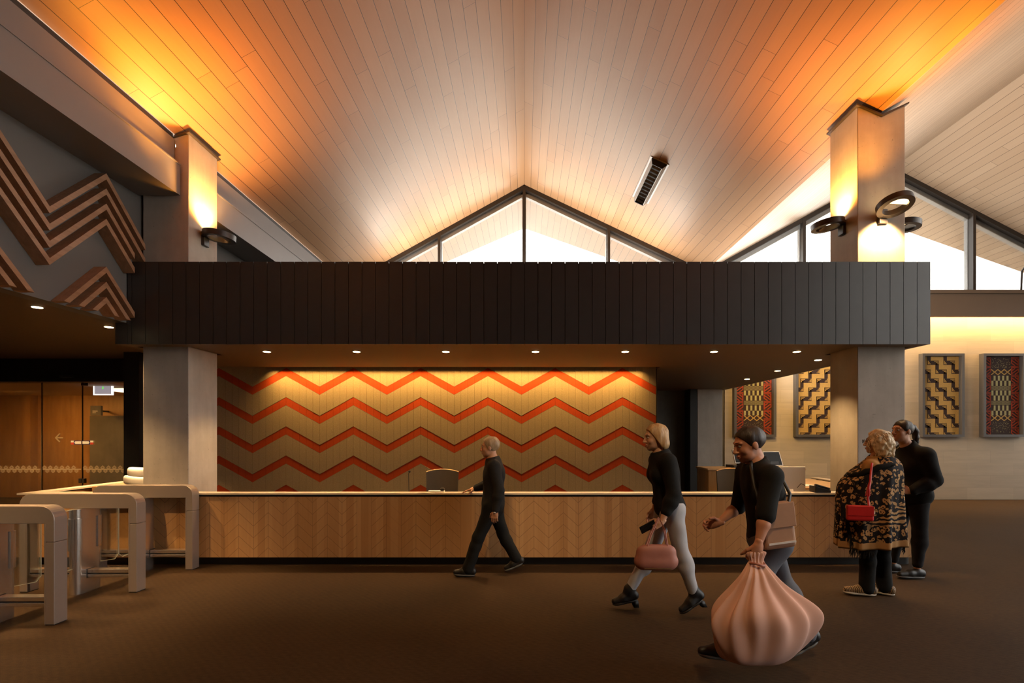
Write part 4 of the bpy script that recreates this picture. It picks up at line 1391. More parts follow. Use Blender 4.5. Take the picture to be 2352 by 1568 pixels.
def face_bits(P, B, s):
    """eyes, lips and brows as extra pieces of the body mesh"""
    out = []
    for sx in (-1, 1):
        out.append(mb_part(MB().ball(P(sx * 0.031, 0.0765, 0.0115), 0.0110 * s), 1))
        out.append(mb_part(MB().ball(P(sx * 0.0312, 0.0832, 0.0112), 0.0056 * s), 2))
        f = Field(0.006).cone(P(sx * 0.016, 0.0935, 0.038), P(sx * 0.045, 0.0800, 0.039), 0.0024 * s, 0.0016 * s)
        p, q = f.mesh(0.0016); out.append((p, q, 2))
    f = Field(0.004)
    f.ell(P(0, 0.098, -0.0555), np.array((0.021, 0.0065, 0.0042)) * s, B).ell(P(0, 0.097, -0.0665), np.array((0.018, 0.0065, 0.005)) * s, B)
    p, q = f.mesh(0.0018); out.append((p, q, 3))
    return out

def hand_field(w, d, n, side, curl=0.5, s=1.0, spread=0.06):
    """w wrist, d direction of the hand, n palm normal, side +1 if the thumb lies along n x d"""
    d = nrm(d); n = np.asarray(n, float); n = nrm(n - d * (n @ d)); t = np.cross(n, d) * side
    f = Field(0.010 * s)
    w = np.asarray(w, float)
    knk = []
    for i, o in enumerate((0.030, 0.010, -0.010, -0.029)):
        kp = w + d * (0.088 - 0.006 * abs(i - 1.2)) * s + t * o * s - n * 0.002 * s
        f.cone(w + d * 0.012 * s + t * o * 0.65 * s, kp, 0.0145 * s, 0.0105 * s, 0.014 * s)
        knk.append(kp)
    f.cone(w - d * 0.02 * s, w + d * 0.03 * s, 0.024 * s, 0.022 * s, 0.02)
    f.ell(w + d * 0.05 * s + n * 0.008 * s, np.array((0.012, 0.034, 0.034)) * s, np.stack([n, d, t], 1), 0.015 * s)
    for i, (L, o) in enumerate(((0.078, 1), (0.086, 0.35), (0.080, -0.35), (0.064, -1))):
        p, a = knk[i], 0.0
        dd0 = nrm(d + t * spread * o)
        r = (0.0098, 0.0088, 0.0078, 0.0066)
        for j, fr in enumerate((0.46, 0.30, 0.24)):
            a += curl * (0.75, 1.0, 0.75)[j] * (1 + 0.08 * i)
            dd = dd0 * math.cos(a) + n * math.sin(a)
            q = p + dd * L * fr * s
            f.cone(p, q, r[j] * s, r[j + 1] * s, 0.004 * s)
            p = q
    tb = w + d * 0.022 * s + t * 0.026 * s + n * 0.008 * s
    td = nrm(d * 0.62 + t * 0.62 + n * 0.38)
    t1 = tb + td * 0.040 * s
    td2 = nrm(d * 0.85 + t * 0.25 + n * (0.3 + 0.4 * curl))
    t2 = t1 + td2 * 0.030 * s
    t3 = t2 + nrm(td2 + n * 0.3 * curl) * 0.024 * s
    f.chain([tb, t1, t2, t3], [0.0150 * s, 0.0115 * s, 0.0100 * s, 0.0078 * s], 0.006 * s)
    return f

def skin_mat(name, c):
    t = NT(name)
    n = t.noise(t.obj(), 40, 3)
    col = t.mix(n, tuple(v * 0.92 for v in c), tuple(min(1, v * 1.06) for v in c))
    M[name] = t.bsdf(col, 0.48, spec=0.4)
skin_mat('skin_light', (0.62, 0.36, 0.24))
skin_mat('skin_warm', (0.55, 0.29, 0.18))
skin_mat('skin_red', (0.56, 0.27, 0.17))
plain('eye_white', (0.48, 0.44, 0.40), 0.3)
plain('eye_dark', (0.02, 0.013, 0.010), 0.3)
plain('lip', (0.46, 0.16, 0.12), 0.45)
plain('cloth_black', (0.012, 0.012, 0.012), 0.85, spec=0.2, var=0.25, scale=60)
plain('cloth_charcoal', (0.020, 0.019, 0.020), 0.85, spec=0.2, var=0.25, scale=60)
plain('shoe_black', (0.014, 0.013, 0.013), 0.45)
plain('sole_grey', (0.12, 0.12, 0.12), 0.6)
plain('sole_white', (0.72, 0.68, 0.60), 0.6)
plain('pink_cloth', (0.70, 0.43, 0.35), 0.85, spec=0.2, var=0.10, scale=5)
plain('rose_leather', (0.42, 0.17, 0.13), 0.5, var=0.1, scale=20)
plain('tan_leather', (0.42, 0.235, 0.145), 0.55, var=0.15, scale=12)
plain('red_leather', (0.55, 0.018, 0.018), 0.42, var=0.12, scale=20)
plain('ochre_cloth', (0.45, 0.24, 0.085), 0.8, spec=0.2)
plain('gold_metal', (0.7, 0.5, 0.25), 0.3, 0.9)
plain('phone_black', (0.012, 0.012, 0.013), 0.15)
def hair_mat(name, a, b):
    t = NT(name)
    n = t.noise(t.scl(70, 70, 7), 1.0, 5, 0.65)
    M[name] = t.bsdf(t.mix(t.ramp(n, 0.3, 0.7), a, b), 0.42, normal=t.bump(n, 0.5, 0.006), spec=0.45)
hair_mat('hair_blond', (0.52, 0.34, 0.16), (0.86, 0.70, 0.46))
hair_mat('hair_honey', (0.36, 0.20, 0.085), (0.62, 0.42, 0.21))
hair_mat('hair_sandy', (0.30, 0.19, 0.10), (0.52, 0.38, 0.24))
hair_mat('hair_dark', (0.012, 0.008, 0.006), (0.040, 0.024, 0.017))
t = NT('denim_pale')
n = t.noise(t.scl(260, 260, 40), 1.0, 2); n2 = t.noise(t.obj(), 6, 3)
M['denim_pale'] = t.bsdf(t.mix(t.m_('ADD', t.m_('MULTIPLY', n, .4), t.m_('MULTIPLY', n2, .6)), (0.36, 0.37, 0.41), (0.56, 0.56, 0.60)), 0.85, spec=0.2)
t = NT('denim_dark')
n = t.noise(t.scl(260, 260, 40), 1.0, 2); n2 = t.noise(t.obj(), 6, 3)
M['denim_dark'] = t.bsdf(t.mix(t.m_('ADD', t.m_('MULTIPLY', n, .4), t.m_('MULTIPLY', n2, .6)), (0.075, 0.082, 0.10), (0.17, 0.175, 0.20)), 0.85, spec=0.2)

def folds(seed, amp, fx=14.0, fz=20.0):
    r = random.Random(seed)
    ph = [r.uniform(0, 6.28) for _ in range(6)]
    def f(X, Y, Z):
        return amp * (0.5 * np.sin(fz * Z + fx * 0.7 * X + 5 * Y + ph[0] + 1.5 * np.sin(9 * X + 7 * Z + ph[1]))
                      + 0.35 * np.sin(fx * 1.7 * X - fz * 0.6 * Z + 9 * Y + ph[2]) + 0.25 * np.sin(31 * Z + 23 * X + 17 * Y + ph[3]))
    return f
def strands(seed, amp, axis_scale=(90, 90, 12)):
    r = random.Random(seed)
    a, b = r.uniform(0, 6), r.uniform(0, 6)
    def f(X, Y, Z):
        return amp * (np.sin(axis_scale[0] * X + 3 * np.sin(axis_scale[2] * Z + a)) + np.sin(axis_scale[1] * Y + 3 * np.sin(axis_scale[2] * 1.3 * Z + b))) * 0.5
    return f

def torso_prims(f, J, B, g=0.0, wid=1.0, female=False):
    """B: basis right/forward/up of the torso"""
    pel, che, nk = J['pel'], J['che'], J['neck']
    up_ = nrm(che - pel)
    Bt = np.stack([B[:, 0], nrm(np.cross(up_, B[:, 0])), up_], 1)
    f.ell(pel, np.array((0.165 * wid, 0.118, 0.115)) + g, Bt, 0.05)
    f.ell(pel * 0.55 + che * 0.45, np.array((0.140 * wid, 0.108, 0.13)) + g, Bt, 0.06)
    f.ell(che, np.array((0.160 * wid, 0.115, 0.155)) + g, Bt, 0.06)
    if female:
        for sx in (-1, 1):
            f.ell(che + Bt @ np.array((sx * 0.07, 0.075, -0.02)), np.array((0.062, 0.058, 0.062)) + g, Bt, 0.04)
    f.cone(che + up_ * 0.06, nk - up_ * 0.0, 0.095 + g, 0.058 + g, 0.05)
    for s_ in 'LR':
        f.cone(nk - up_ * 0.03, J['sh' + s_], 0.052 + g, 0.056 + g, 0.05)
    return Bt
def arm_prims(f, J, s_, g=0.0, to=2.0, r=1.0):
    sh, el, wr = J['sh' + s_], J['el' + s_], J['wr' + s_]
    f.cone(sh, sh + (el - sh) * min(1, to), (0.056 * r + g), (0.056 + (0.041 - 0.056) * min(1, to)) * r + g, 0.03)
    if to > 1:
        t_ = min(1, to - 1)
        m = el + (wr - el) * min(0.3, t_)
        f.cone(el, m, 0.041 * r + g, 0.043 * r + g, 0.02)
        if t_ > 0.3:
            f.cone(m, el + (wr - el) * t_, 0.043 * r + g, (0.043 - 0.017 * t_) * r + g, 0.02)
def leg_prims(f, J, s_, g=0.0, to=2.0, r=1.0, flare=0.0):
    hi, kn, an = J['hi' + s_], J['kn' + s_], J['an' + s_]
    f.cone(hi, kn, 0.088 * r + g, 0.056 * r + g, 0.05)
    d = an - kn
    f.cone(kn, kn + d * 0.3, 0.055 * r + g, 0.056 * r + g, 0.03)
    f.cone(kn + d * 0.3, an, 0.056 * r + g, 0.036 * r + g + flare, 0.03)
    back = J.get('calf' + s_)
    if back is not None:
        f.ell(kn + d * 0.28 + back, (0.047 * r + g, 0.047 * r + g, 0.10), None, 0.04)
def body(root, J, Bt, Bh, head, hs, skin, hands, feet=True, female=True, face=True, gen_legs=True, wid=0.97):
    f = Field(0.03)
    torso_prims(f, J, Bt, -0.006, wid, female)
    for s_ in 'LR':
        arm_prims(f, J, s_, -0.003)
        leg_prims(f, J, s_, -0.006)
        mid = J['an' + s_] * .55 + J['to' + s_] * .45
        mid[2] = min(mid[2], .5 * (J['an' + s_][2] + J['to' + s_][2])) - .012
        f.cone(J['an' + s_], mid, 0.030, 0.018, 0.02)
    f.cone(J['neck'] - np.array((0, 0, 0.03)), np.asarray(head) + Bh @ np.array((0, -0.018, -0.06)) * hs, 0.058, 0.050, 0.03)
    parts = []
    p, q = f.mesh(0.0085); parts.append((p, q, 0))
    f = Field(0.02)
    P = head_field(f, head, Bh, hs, female)
    f.cone(P(0, -0.018, -0.05), P(0, -0.022, -0.10), 0.050 * hs, 0.052 * hs, 0.02)
    p, q = f.mesh(0.0038); parts.append((p, q, 0))
    if face:
        parts += face_bits(P, Bh, hs)
    for h_ in hands:
        p, q = h_.mesh(0.0028); parts.append((p, q, 0))
    o = mesh_obj('body', parts, [skin, 'eye_white', 'eye_dark', 'lip'], root)
    return P
def shirt(root, J, Bt, name, mat, g, to, hem_p, hem_n, wid=1.0, female=True, seed=1, amp=0.004, extra=None, neck_cut=None, ar=1.05, h=0.009):
    f = Field(0.03)
    torso_prims(f, J, Bt, g, wid, female)
    for s_, tt in zip('LR', to if isinstance(to, tuple) else (to, to)):
        arm_prims(f, J, s_, g, tt, ar)
    if extra:
        extra(f)
    f.cut(hem_p, hem_n)
    if neck_cut is not None:
        f.cut(*neck_cut)
    f.disp = folds(seed, amp)
    p, q = f.mesh(h)
    return mesh_obj(name, [(p, q, 0)], [mat], root)
def trousers(root, J, Bt, mat, g, flare=0.0, r=1.0, waist=0.10, seed=2, amp=0.003, name='trousers', ankle=0.0):
    f = Field(0.03)
    pel = J['pel']
    f.ell(pel, np.array((0.165, 0.118, 0.13)) + g, Bt, 0.05)
    for s_ in 'LR':
        JJ = dict(J)
        d = nrm(J['an' + s_] - J['kn' + s_])
        JJ['an' + s_] = J['an' + s_] + d * ankle
        leg_prims(f, JJ, s_, g, 2, r, flare)
    f.cut(pel + np.array((0, 0, waist)), (0, 0, 1))
    f.disp = folds(seed, amp, 20, 26)
    p, q = f.mesh(0.009)
    return mesh_obj(name, [(p, q, 0)], [mat], root)
def shoe(root, an, to, mat, sole, kind='trainer', name='shoe', kn=None):
    """shoe from ankle to toe tip; sole follows the foot line"""
    an, to = np.asarray(an, float), np.asarray(to, float)
    d = nrm(to - an) if abs((to - an)[2]) < 0.02 else nrm(to - an)
    hd = nrm(np.array((to[0] - an[0], to[1] - an[1], 0)))
    sd = np.cross((0, 0, 1), hd)
    L = np.linalg.norm((to - an)[:2])
    heel = an - hd * 0.055
    f = Field(0.02)
    zt = to[2]; za = an[2]
    hz = (za - 0.07) if kind != 'heel' else za - 0.075
    hb = np.array((heel[0], heel[1], hz + 0.035))
    tb = np.array((to[0], to[1], zt + 0.022)) - hd * 0.03
    mid = hb * 0.45 + tb * 0.55 + np.array((0, 0, 0.006))
    f.cone(hb, mid, 0.036, 0.040, 0.02).cone(mid, tb, 0.041, 0.030, 0.02)
    f.cone(hb + np.array((0, 0, 0.02)), an + np.array((0, 0, 0.03 if kind != 'trainer' else 0.0)), 0.038, 0.042 if kind != 'trainer' else 0.040, 0.02)
    f.cone(an - np.array((0, 0, 0.01)), mid + np.array((0, 0, 0.01)), 0.036, 0.030, 0.03)
    if kn is not None:
        f.cone(an, an + nrm(np.asarray(kn) - an) * 0.085, 0.042, 0.047, 0.02)
    sb0, sb1 = hb - np.array((0, 0, 0.03)), tb - np.array((0, 0, 0.022))
    nv = np.cross(nrm(sb1 - sb0), sd)
    nv = nv if nv[2] < 0 else -nv
    f.cut(sb0 - nv * 0.006, nv)
    p, q = f.mesh(0.005)
    s_ = mesh_obj(name, [(p, q, 0)], [mat], root)
    g = Field(0.015)
    mids = sb0 * 0.45 + sb1 * 0.55
    g.ell((sb0 + mids) / 2, (np.linalg.norm(mids - sb0) * 0.75, 0.042, 0.02), np.stack([nrm(sb1 - sb0), sd, np.cross(nrm(sb1 - sb0), sd)], 1), 0.02)
    g.ell((sb1 + mids) / 2, (np.linalg.norm(sb1 - mids) * 0.80, 0.046, 0.02), np.stack([nrm(sb1 - sb0), sd, np.cross(nrm(sb1 - sb0), sd)], 1), 0.02)
    g.cut(sb0 + nv * 0.016, nv)
    g.cut(sb0 - nv * 0.008, -nv)
    p, q = g.mesh(0.005)
    mesh_obj('sole', [(p, q, 0)], [sole], s_)
    if kind == 'heel':
        hh = hb - np.array((0, 0, 0.03))
        bx = MB().loft([[hh + hd * a + sd * b for a, b in ((-0.03, -0.03), (0.035, -0.03), (0.035, 0.03), (-0.03, 0.03))],
                        [hh + nv * 0.068 + hd * a + sd * b for a, b in ((-0.026, -0.024), (0.022, -0.024), (0.022, 0.024), (-0.026, 0.024))]])
        mesh_obj('heel', [mb_part(bx)], [mat], s_)
    return s_
def hair_cap(root, P, B, s, mat, hairline, extra=None, grow=1.10, seed=3, h=0.004, amp=0.003, ear=True):
    f = Field(0.02)
    f.ell(P(0, -0.018, 0.036), np.array((0.077, 0.097, 0.084)) * s * grow, B, 0.02)
    if extra:
        extra(f)
    for a, n in hairline:
        f.cut(P(*a), B @ np.array(n, float))
    f.disp = strands(seed, amp)
    p, q = f.mesh(h)
    return mesh_obj('hair', [(p, q, 0)], [mat], root)
# ---- man in black walking past the counter, hand on the ledge
def person(loc, label):
    return thing('person', loc, label, 'person', 'people in the lobby')
def J_(**k): return {a: np.array(v, float) for a, v in k.items()}

def walking_man():
    root = person((-0.36, 5.78, 0), 'person in a black suit walking past the counter, far hand on the ledge')
    B = basis((-1, 0.06, 0)); Bh = basis((-1, 0.03, -0.08))
    J = J_(pel=(-.355, 5.78, .805), che=(-.345, 5.78, 1.13), neck=(-.355, 5.78, 1.315),
           shL=(-.335, 5.605, 1.245), elL=(-.275, 5.55, .985), wrL=(-.315, 5.535, .765),
           shR=(-.36, 5.955, 1.245), elR=(-.40, 6.02, 1.015), wrR=(-.595, 6.125, .950),
           hiL=(-.365, 5.70, .775), knL=(-.515, 5.70, .445), anL=(-.635, 5.70, .082), toL=(-.800, 5.69, .030),
           hiR=(-.355, 5.865, .775), knR=(-.250, 5.865, .455), anR=(-.095, 5.87, .165), toR=(-.235, 5.865, .032))
    hd = (-.393, 5.78, 1.455)
    hs = .96
    hands = [hand_field(J['wrL'], (-.12, 0, -1), (0.2, 1, 0), 1, 0.45, .95),
             hand_field(J['wrR'], (-1, .05, -.28), (-.2, 0, -1), -1, 0.12, .95)]
    P = body(root, J, B, Bh, hd, hs, 'skin_warm', hands, female=False)
    def collar(f):
        f.cone(J['neck'] + (0, 0, -.01), J['neck'] + (-.005, 0, .025), .064, .060, .02)
    shirt(root, J, B, 'jacket', 'cloth_charcoal', .014, 1.93, (0, 0, .70), (0, 0, -1), .98, False, 11, .004, collar, ((-.36, 0, 1.345), (-.25, 0, 1)))
    trousers(root, J, B, 'cloth_black', .010, .018, 1.0, .09, 12, .004)
    for s_ in 'LR':
        shoe(root, J['an' + s_], J['to' + s_], 'shoe_black', 'sole_grey')
    hair_cap(root, P, Bh, hs, 'hair_sandy', [((0, .052, .055), (0, 1, -.45)), ((0, 0, -.06), (0, .45, -1))], grow=1.13, seed=4)
    w = Field(.003).cone(J['wrL'] + (-.002, -.028, -.012), J['wrL'] + (-.012, -.027, -.012), .011, .011)
    p, q = w.mesh(.003)
    mesh_obj('wristwatch', [(p, q, 0)], ['silver'], root)
walking_man()

# ---- woman in pale jeans walking left
def walking_woman():
    root = person((1.28, 4.53, 0), 'person with blond hair, black top, pale jeans and heeled black boots walking left')
    B = basis((-1, -.04, 0)); Bh = basis((-1, -.06, -.12))
    J = J_(pel=(1.305, 4.53, .955), che=(1.255, 4.53, 1.27), neck=(1.222, 4.53, 1.435),
           shL=(1.245, 4.365, 1.365), elL=(1.275, 4.305, 1.09), wrL=(1.165, 4.275, .865),
           shR=(1.235, 4.695, 1.365), elR=(1.31, 4.76, 1.11), wrR=(1.215, 4.74, .89),
           hiL=(1.31, 4.445, .925), knL=(1.395, 4.46, .53), anL=(1.500, 4.47, .205), toL=(1.365, 4.46, .035),
           hiR=(1.30, 4.615, .925), knR=(1.155, 4.625, .53), anR=(.955, 4.63, .158), toR=(.800, 4.63, .052))
    J['calfL'] = np.array((.02, 0, 0)); J['calfR'] = np.array((.02, 0, -.01))
    hd, hs = (1.178, 4.53, 1.572), .98
    hands = [hand_field(J['wrL'], (-.85, -.02, -.45), (.1, .9, -.4), 1, 0.62, .92),
             hand_field(J['wrR'], (-.4, 0, -.9), (.2, -1, 0), -1, 0.5, .92)]
    P = body(root, J, B, Bh, hd, hs, 'skin_light', hands)
    shirt(root, J, B, 'top', 'cloth_black', .014, 1.62, (1.30, 4.5, .905), (.35, 0, -1), .95, True, 21, .005, None, ((1.22, 0, 1.462), (-.35, 0, 1)), 1.08)
    trousers(root, J, B, 'denim_pale', .006, .004, .98, .05, 22, .003)
    for s_ in 'LR':
        shoe(root, J['an' + s_], J['to' + s_], 'shoe_black', 'shoe_black', 'heel', 'ankle_boot', J['kn' + s_])
    def bob(f):
        for sx in (-1, 1):
            f.ell(P(sx * .062, -.03, -.02), (.034, .062, .085), Bh, .02)
            f.ell(P(sx * .062, -.055, -.065), (.030, .045, .050), Bh, .02)
        f.ell(P(0, -.075, -.03), (.072, .045, .085), Bh, .02)
    hair_cap(root, P, Bh, hs, 'hair_honey', [((0, .060, .062), (0, 1, -.55))], bob, 1.13, 5, .004, .004)
    ph = thing('mobile_phone', (1.06, 4.26, .80), 'dark mobile phone in the hand of the woman in pale jeans', 'phone')
    MB().obox((1.045, 4.268, .822), nrm((-.85, -.02, -.45)), nrm((.4, .25, -.85)), nrm((.2, -.95, -.2)), .07, .034, .0045).build('casing', 'phone_black', ph, bevel=.003)
    # rose shoulder bag hung over the near forearm
    bag = thing('handbag', (1.10, 4.25, .47), 'rose-pink handbag hanging from the forearm of the woman in pale jeans', 'handbag')
    f = Field(.03)
    for x_, z_, r_ in ((1.00, .545, .062), (1.10, .54, .066), (1.20, .545, .062), (1.02, .63, .048), (1.10, .635, .05), (1.18, .63, .048)):
        f.ell((x_, 4.205, z_), (.085, r_ * .85, r_ * 1.2), None, .04)
    f.cut((0, 0, .478), (0, 0, -1)).cut((0, 0, .685), (0, 0, 1))
    f.disp = folds(31, .004)
    p, q = f.mesh(.006)
    mesh_obj('bag_body', [(p, q, 0)], ['rose_leather'], bag)
    for dy in (-.022, .022):
        MB().tube([(1.02, 4.205 + dy, .67), (1.06, 4.225 + dy, .77), (1.135, 4.262 + dy * .6, .900), (1.18, 4.25 + dy, .80), (1.19, 4.205 + dy, .67)], .006, 8).build('strap', 'rose_leather', bag, smooth=True)
    MB().box(.99, 1.21, 4.148, 4.153, .495, .503).build('metal_trim', 'gold_metal', bag)
walking_woman()

# ---- man bent forward with bags
def bag_man():
    root = person((1.70, 3.55, 0), 'person in black shirt and dark jeans striding left with a pink sack and tan bag')
    B = basis((-1, -.05, 0)); Bh = basis((-1, -.05, -.30))
    J = J_(pel=(1.72, 3.545, .885), che=(1.665, 3.53, 1.205), neck=(1.620, 3.53, 1.40),
           shL=(1.635, 3.345, 1.325), elL=(1.560, 3.265, 1.075), wrL=(1.495, 3.225, .900),
           shR=(1.635, 3.715, 1.325), elR=(1.610, 3.80, 1.06), wrR=(1.455, 3.77, .945),
           hiL=(1.72, 3.455, .855), knL=(1.505, 3.43, .50), anL=(1.350, 3.42, .155), toL=(1.175, 3.42, .115),
           hiR=(1.72, 3.635, .855), knR=(1.865, 3.625, .515), anR=(2.020, 3.61, .185), toR=(1.865, 3.60, .034))
    J['calfL'] = np.array((.02, 0, 0)); J['calfR'] = np.array((.02, 0, 0))
    hd, hs = (1.570, 3.53, 1.530), 1.02
    hands = [hand_field(J['wrL'], (-.15, .02, -1), (-.2, 1, 0), 1, 1.05, 1.02),
             hand_field(J['wrR'], (-1, -.05, -.15), (-.1, -1, -.2), -1, 0.6, 1.02)]
    P = body(root, J, B, Bh, hd, hs, 'skin_red', hands, female=False)
    shirt(root, J, B, 'shirt', 'cloth_black', .014, 1.0, (1.72, 0, .835), (.1, 0, -1), 1.02, False, 41, .005, None, ((1.62, 0, 1.425), (-.45, 0, 1)), 1.06)
    trousers(root, J, B, 'denim_dark', .012, .018, 1.04, .05, 42, .005)
    for s_ in 'LR':
        shoe(root, J['an' + s_], J['to' + s_], 'shoe_black', 'sole_grey', 'boot', 'boot', J['kn' + s_])
    hair_cap(root, P, Bh, hs, 'hair_dark', [((0, .060, .060), (0, 1, -.6)), ((0, 0, -.02), (0, .35, -1))], grow=1.09, seed=6)
    sk = thing('fabric_sack', (1.46, 3.14, 0), 'large pale pink fabric sack carried low by the striding man', 'sack')
    prof = [(.176, .03, 1.45), (.180, .14, 1.45), (.205, .215, 1.455), (.26, .262, 1.47), (.33, .298, 1.485), (.41, .325, 1.495), (.475, .330, 1.495), (.53, .298, 1.49),
            (.58, .240, 1.485), (.63, .178, 1.48), (.68, .128, 1.478), (.73, .088, 1.48), (.775, .052, 1.482), (.80, .038, 1.482), (.83, .050, 1.482), (.86, .060, 1.484)]
    N = 110
    V, F_ = [], []
    for z_, w_, cx_ in prof:
        u = (z_ - .18) / .62
        for k in range(N):
            a = 2 * math.pi * k / N
            ge = 1 + max(0, u) * .16 * math.sin(13 * a + .6 * math.sin(3 * a) + 2 * u) + .05 * math.sin(5 * a + 7 * u) + .03 * math.sin(3 * a - 9 * u)
            V.append((cx_ + w_ * ge * math.cos(a), 3.15 + (.075 if z_ > .76 else 0) * 1 + .43 * w_ * ge * math.sin(a) + .045 * max(0, min(1, (z_ - .5) / .3)) * (0 if z_ > .76 else 1), z_ + .010 * math.sin(4 * a + 5 * u) * (1 - abs(2 * u - 1)) + .05 * (w_ * math.cos(a)) * (1 if .2 < z_ < .7 else .3)))
    for r_i in range(len(prof) - 1):
        for k in range(N):
            F_.append([r_i * N + k, r_i * N + (k + 1) % N, (r_i + 1) * N + (k + 1) % N, (r_i + 1) * N + k])
    F_.append(list(range(N))[::-1]); F_.append([(len(prof) - 1) * N + k for k in range(N)])
    so = mesh_obj('sack_body', [(np.array(V), F_, 0)], ['pink_cloth'], sk)
    so.modifiers.new('sub', 'SUBSURF').render_levels = 2
    MB().tube([(1.482 + .043 * math.cos(a), 3.212 + .043 * math.sin(a), .782 + .006 * math.sin(2 * a)) for a in [2 * math.pi * k / 20 for k in range(21)]], .008, 8).build('tie_cord', 'rose_leather', sk, smooth=True)
    tb = thing('shoulder_bag', (1.66, 3.33, .86), 'tan leather shoulder bag at the hip of the striding man', 'bag')
    MB().obox((1.655, 3.325, 1.005), nrm((1, .05, .12)), (0, 1, 0), nrm((-.12, 0, 1)), .112, .045, .150).build('bag_body', 'tan_leather', tb, bevel=.028, seg=4)
    MB().obox((1.652, 3.2765, 1.075), nrm((1, .05, .12)), (0, 1, 0), nrm((-.12, 0, 1)), .109, .006, .080).build('flap', 'tan_leather', tb, bevel=.005)
    MB().obox((1.672, 3.268, .90), nrm((1, .05, .12)), (0, 1, 0), nrm((-.12, 0, 1)), .09, .004, .006).build('trim_strip', 'silver', tb)
    MB().tube([(1.555, 3.325, 1.13), (1.53, 3.36, 1.26), (1.545, 3.44, 1.385), (1.60, 3.55, 1.440), (1.69, 3.58, 1.43), (1.775, 3.50, 1.32), (1.79, 3.40, 1.20), (1.745, 3.335, 1.145)], .011, 8).build('strap', 'shoe_black', tb, smooth=True)
def nb(axis, a):
    return np.array(Matrix.Rotation(a, 3, Vector(axis)))
bag_man()

# ---- older woman in a patterned shawl, seen from behind
t = NT('shawl_pattern')
x = t.xyz()
vn = t.t.nodes.new('ShaderNodeTexNoise'); vn.inputs['Scale'].default_value = 14
t.t.links.new(t.obj(), vn.inputs['Vector'])
wob = t.t.nodes.new('ShaderNodeVectorMath'); wob.operation = 'MULTIPLY_ADD'
t.t.links.new(vn.outputs['Color'], wob.inputs[0]); wob.inputs[1].default_value = (.05, .05, .05)
t.t.links.new(t.obj(), wob.inputs[2])
vo = t.t.nodes.new('ShaderNodeTexVoronoi'); vo.inputs['Scale'].default_value = 23.0
vo.inputs['Randomness'].default_value = .75
t.t.links.new(wob.outputs[0], vo.inputs['Vector'])
dist = vo.outputs['Distance']
brk = t.noise(t.obj(), 30, 2)
ring = t.m_('MULTIPLY', t.m_('LESS_THAN', dist, .47), t.m_('GREATER_THAN', dist, .15))
ring = t.m_('MULTIPLY', ring, t.m_('GREATER_THAN', brk, .43))
wv = t.t.nodes.new('ShaderNodeTexWave'); wv.bands_direction = 'Z'
wv.inputs['Scale'].default_value = 7.5; wv.inputs['Distortion'].default_value = 5.0; wv.inputs['Detail'].default_value = 2.0; wv.inputs['Detail Scale'].default_value = 1.6
t.t.links.new(t.obj(), wv.inputs['Vector'])
zeb = t.m_('GREATER_THAN', wv.outputs['Fac'], .5)
# zebra zone grows towards the right-hand side of the back
zz_ = t.m_('ADD', x[2], t.m_('MULTIPLY', x[0], -.55))
inz = t.m_('MULTIPLY', t.m_('LESS_THAN', zz_, .88), t.m_('GREATER_THAN', x[2], .735))
pat = t.m_('ADD', t.m_('MULTIPLY', zeb, inz), t.m_('MULTIPLY', ring, t.m_('SUBTRACT', 1, inz)))
hem = t.m_('LESS_THAN', x[2], t.m_('ADD', .585, t.m_('MULTIPLY', x[0], .08)))
pat = t.m_('MAXIMUM', t.m_('MINIMUM', pat, 1), hem)
M['shawl_pattern'] = t.bsdf(t.mix(pat, (.014, .012, .014), (.46, .27, .12)), .85, spec=.2)
t = NT('zebra_shoe')
wv = t.t.nodes.new('ShaderNodeTexWave'); wv.inputs['Scale'].default_value = 22; wv.inputs['Distortion'].default_value = 4
t.t.links.new(t.obj(), wv.inputs['Vector'])
M['zebra_shoe'] = t.bsdf(t.mix(t.m_('GREATER_THAN', wv.outputs['Fac'], .52), (.03, .022, .018), (.42, .27, .13)), .6)

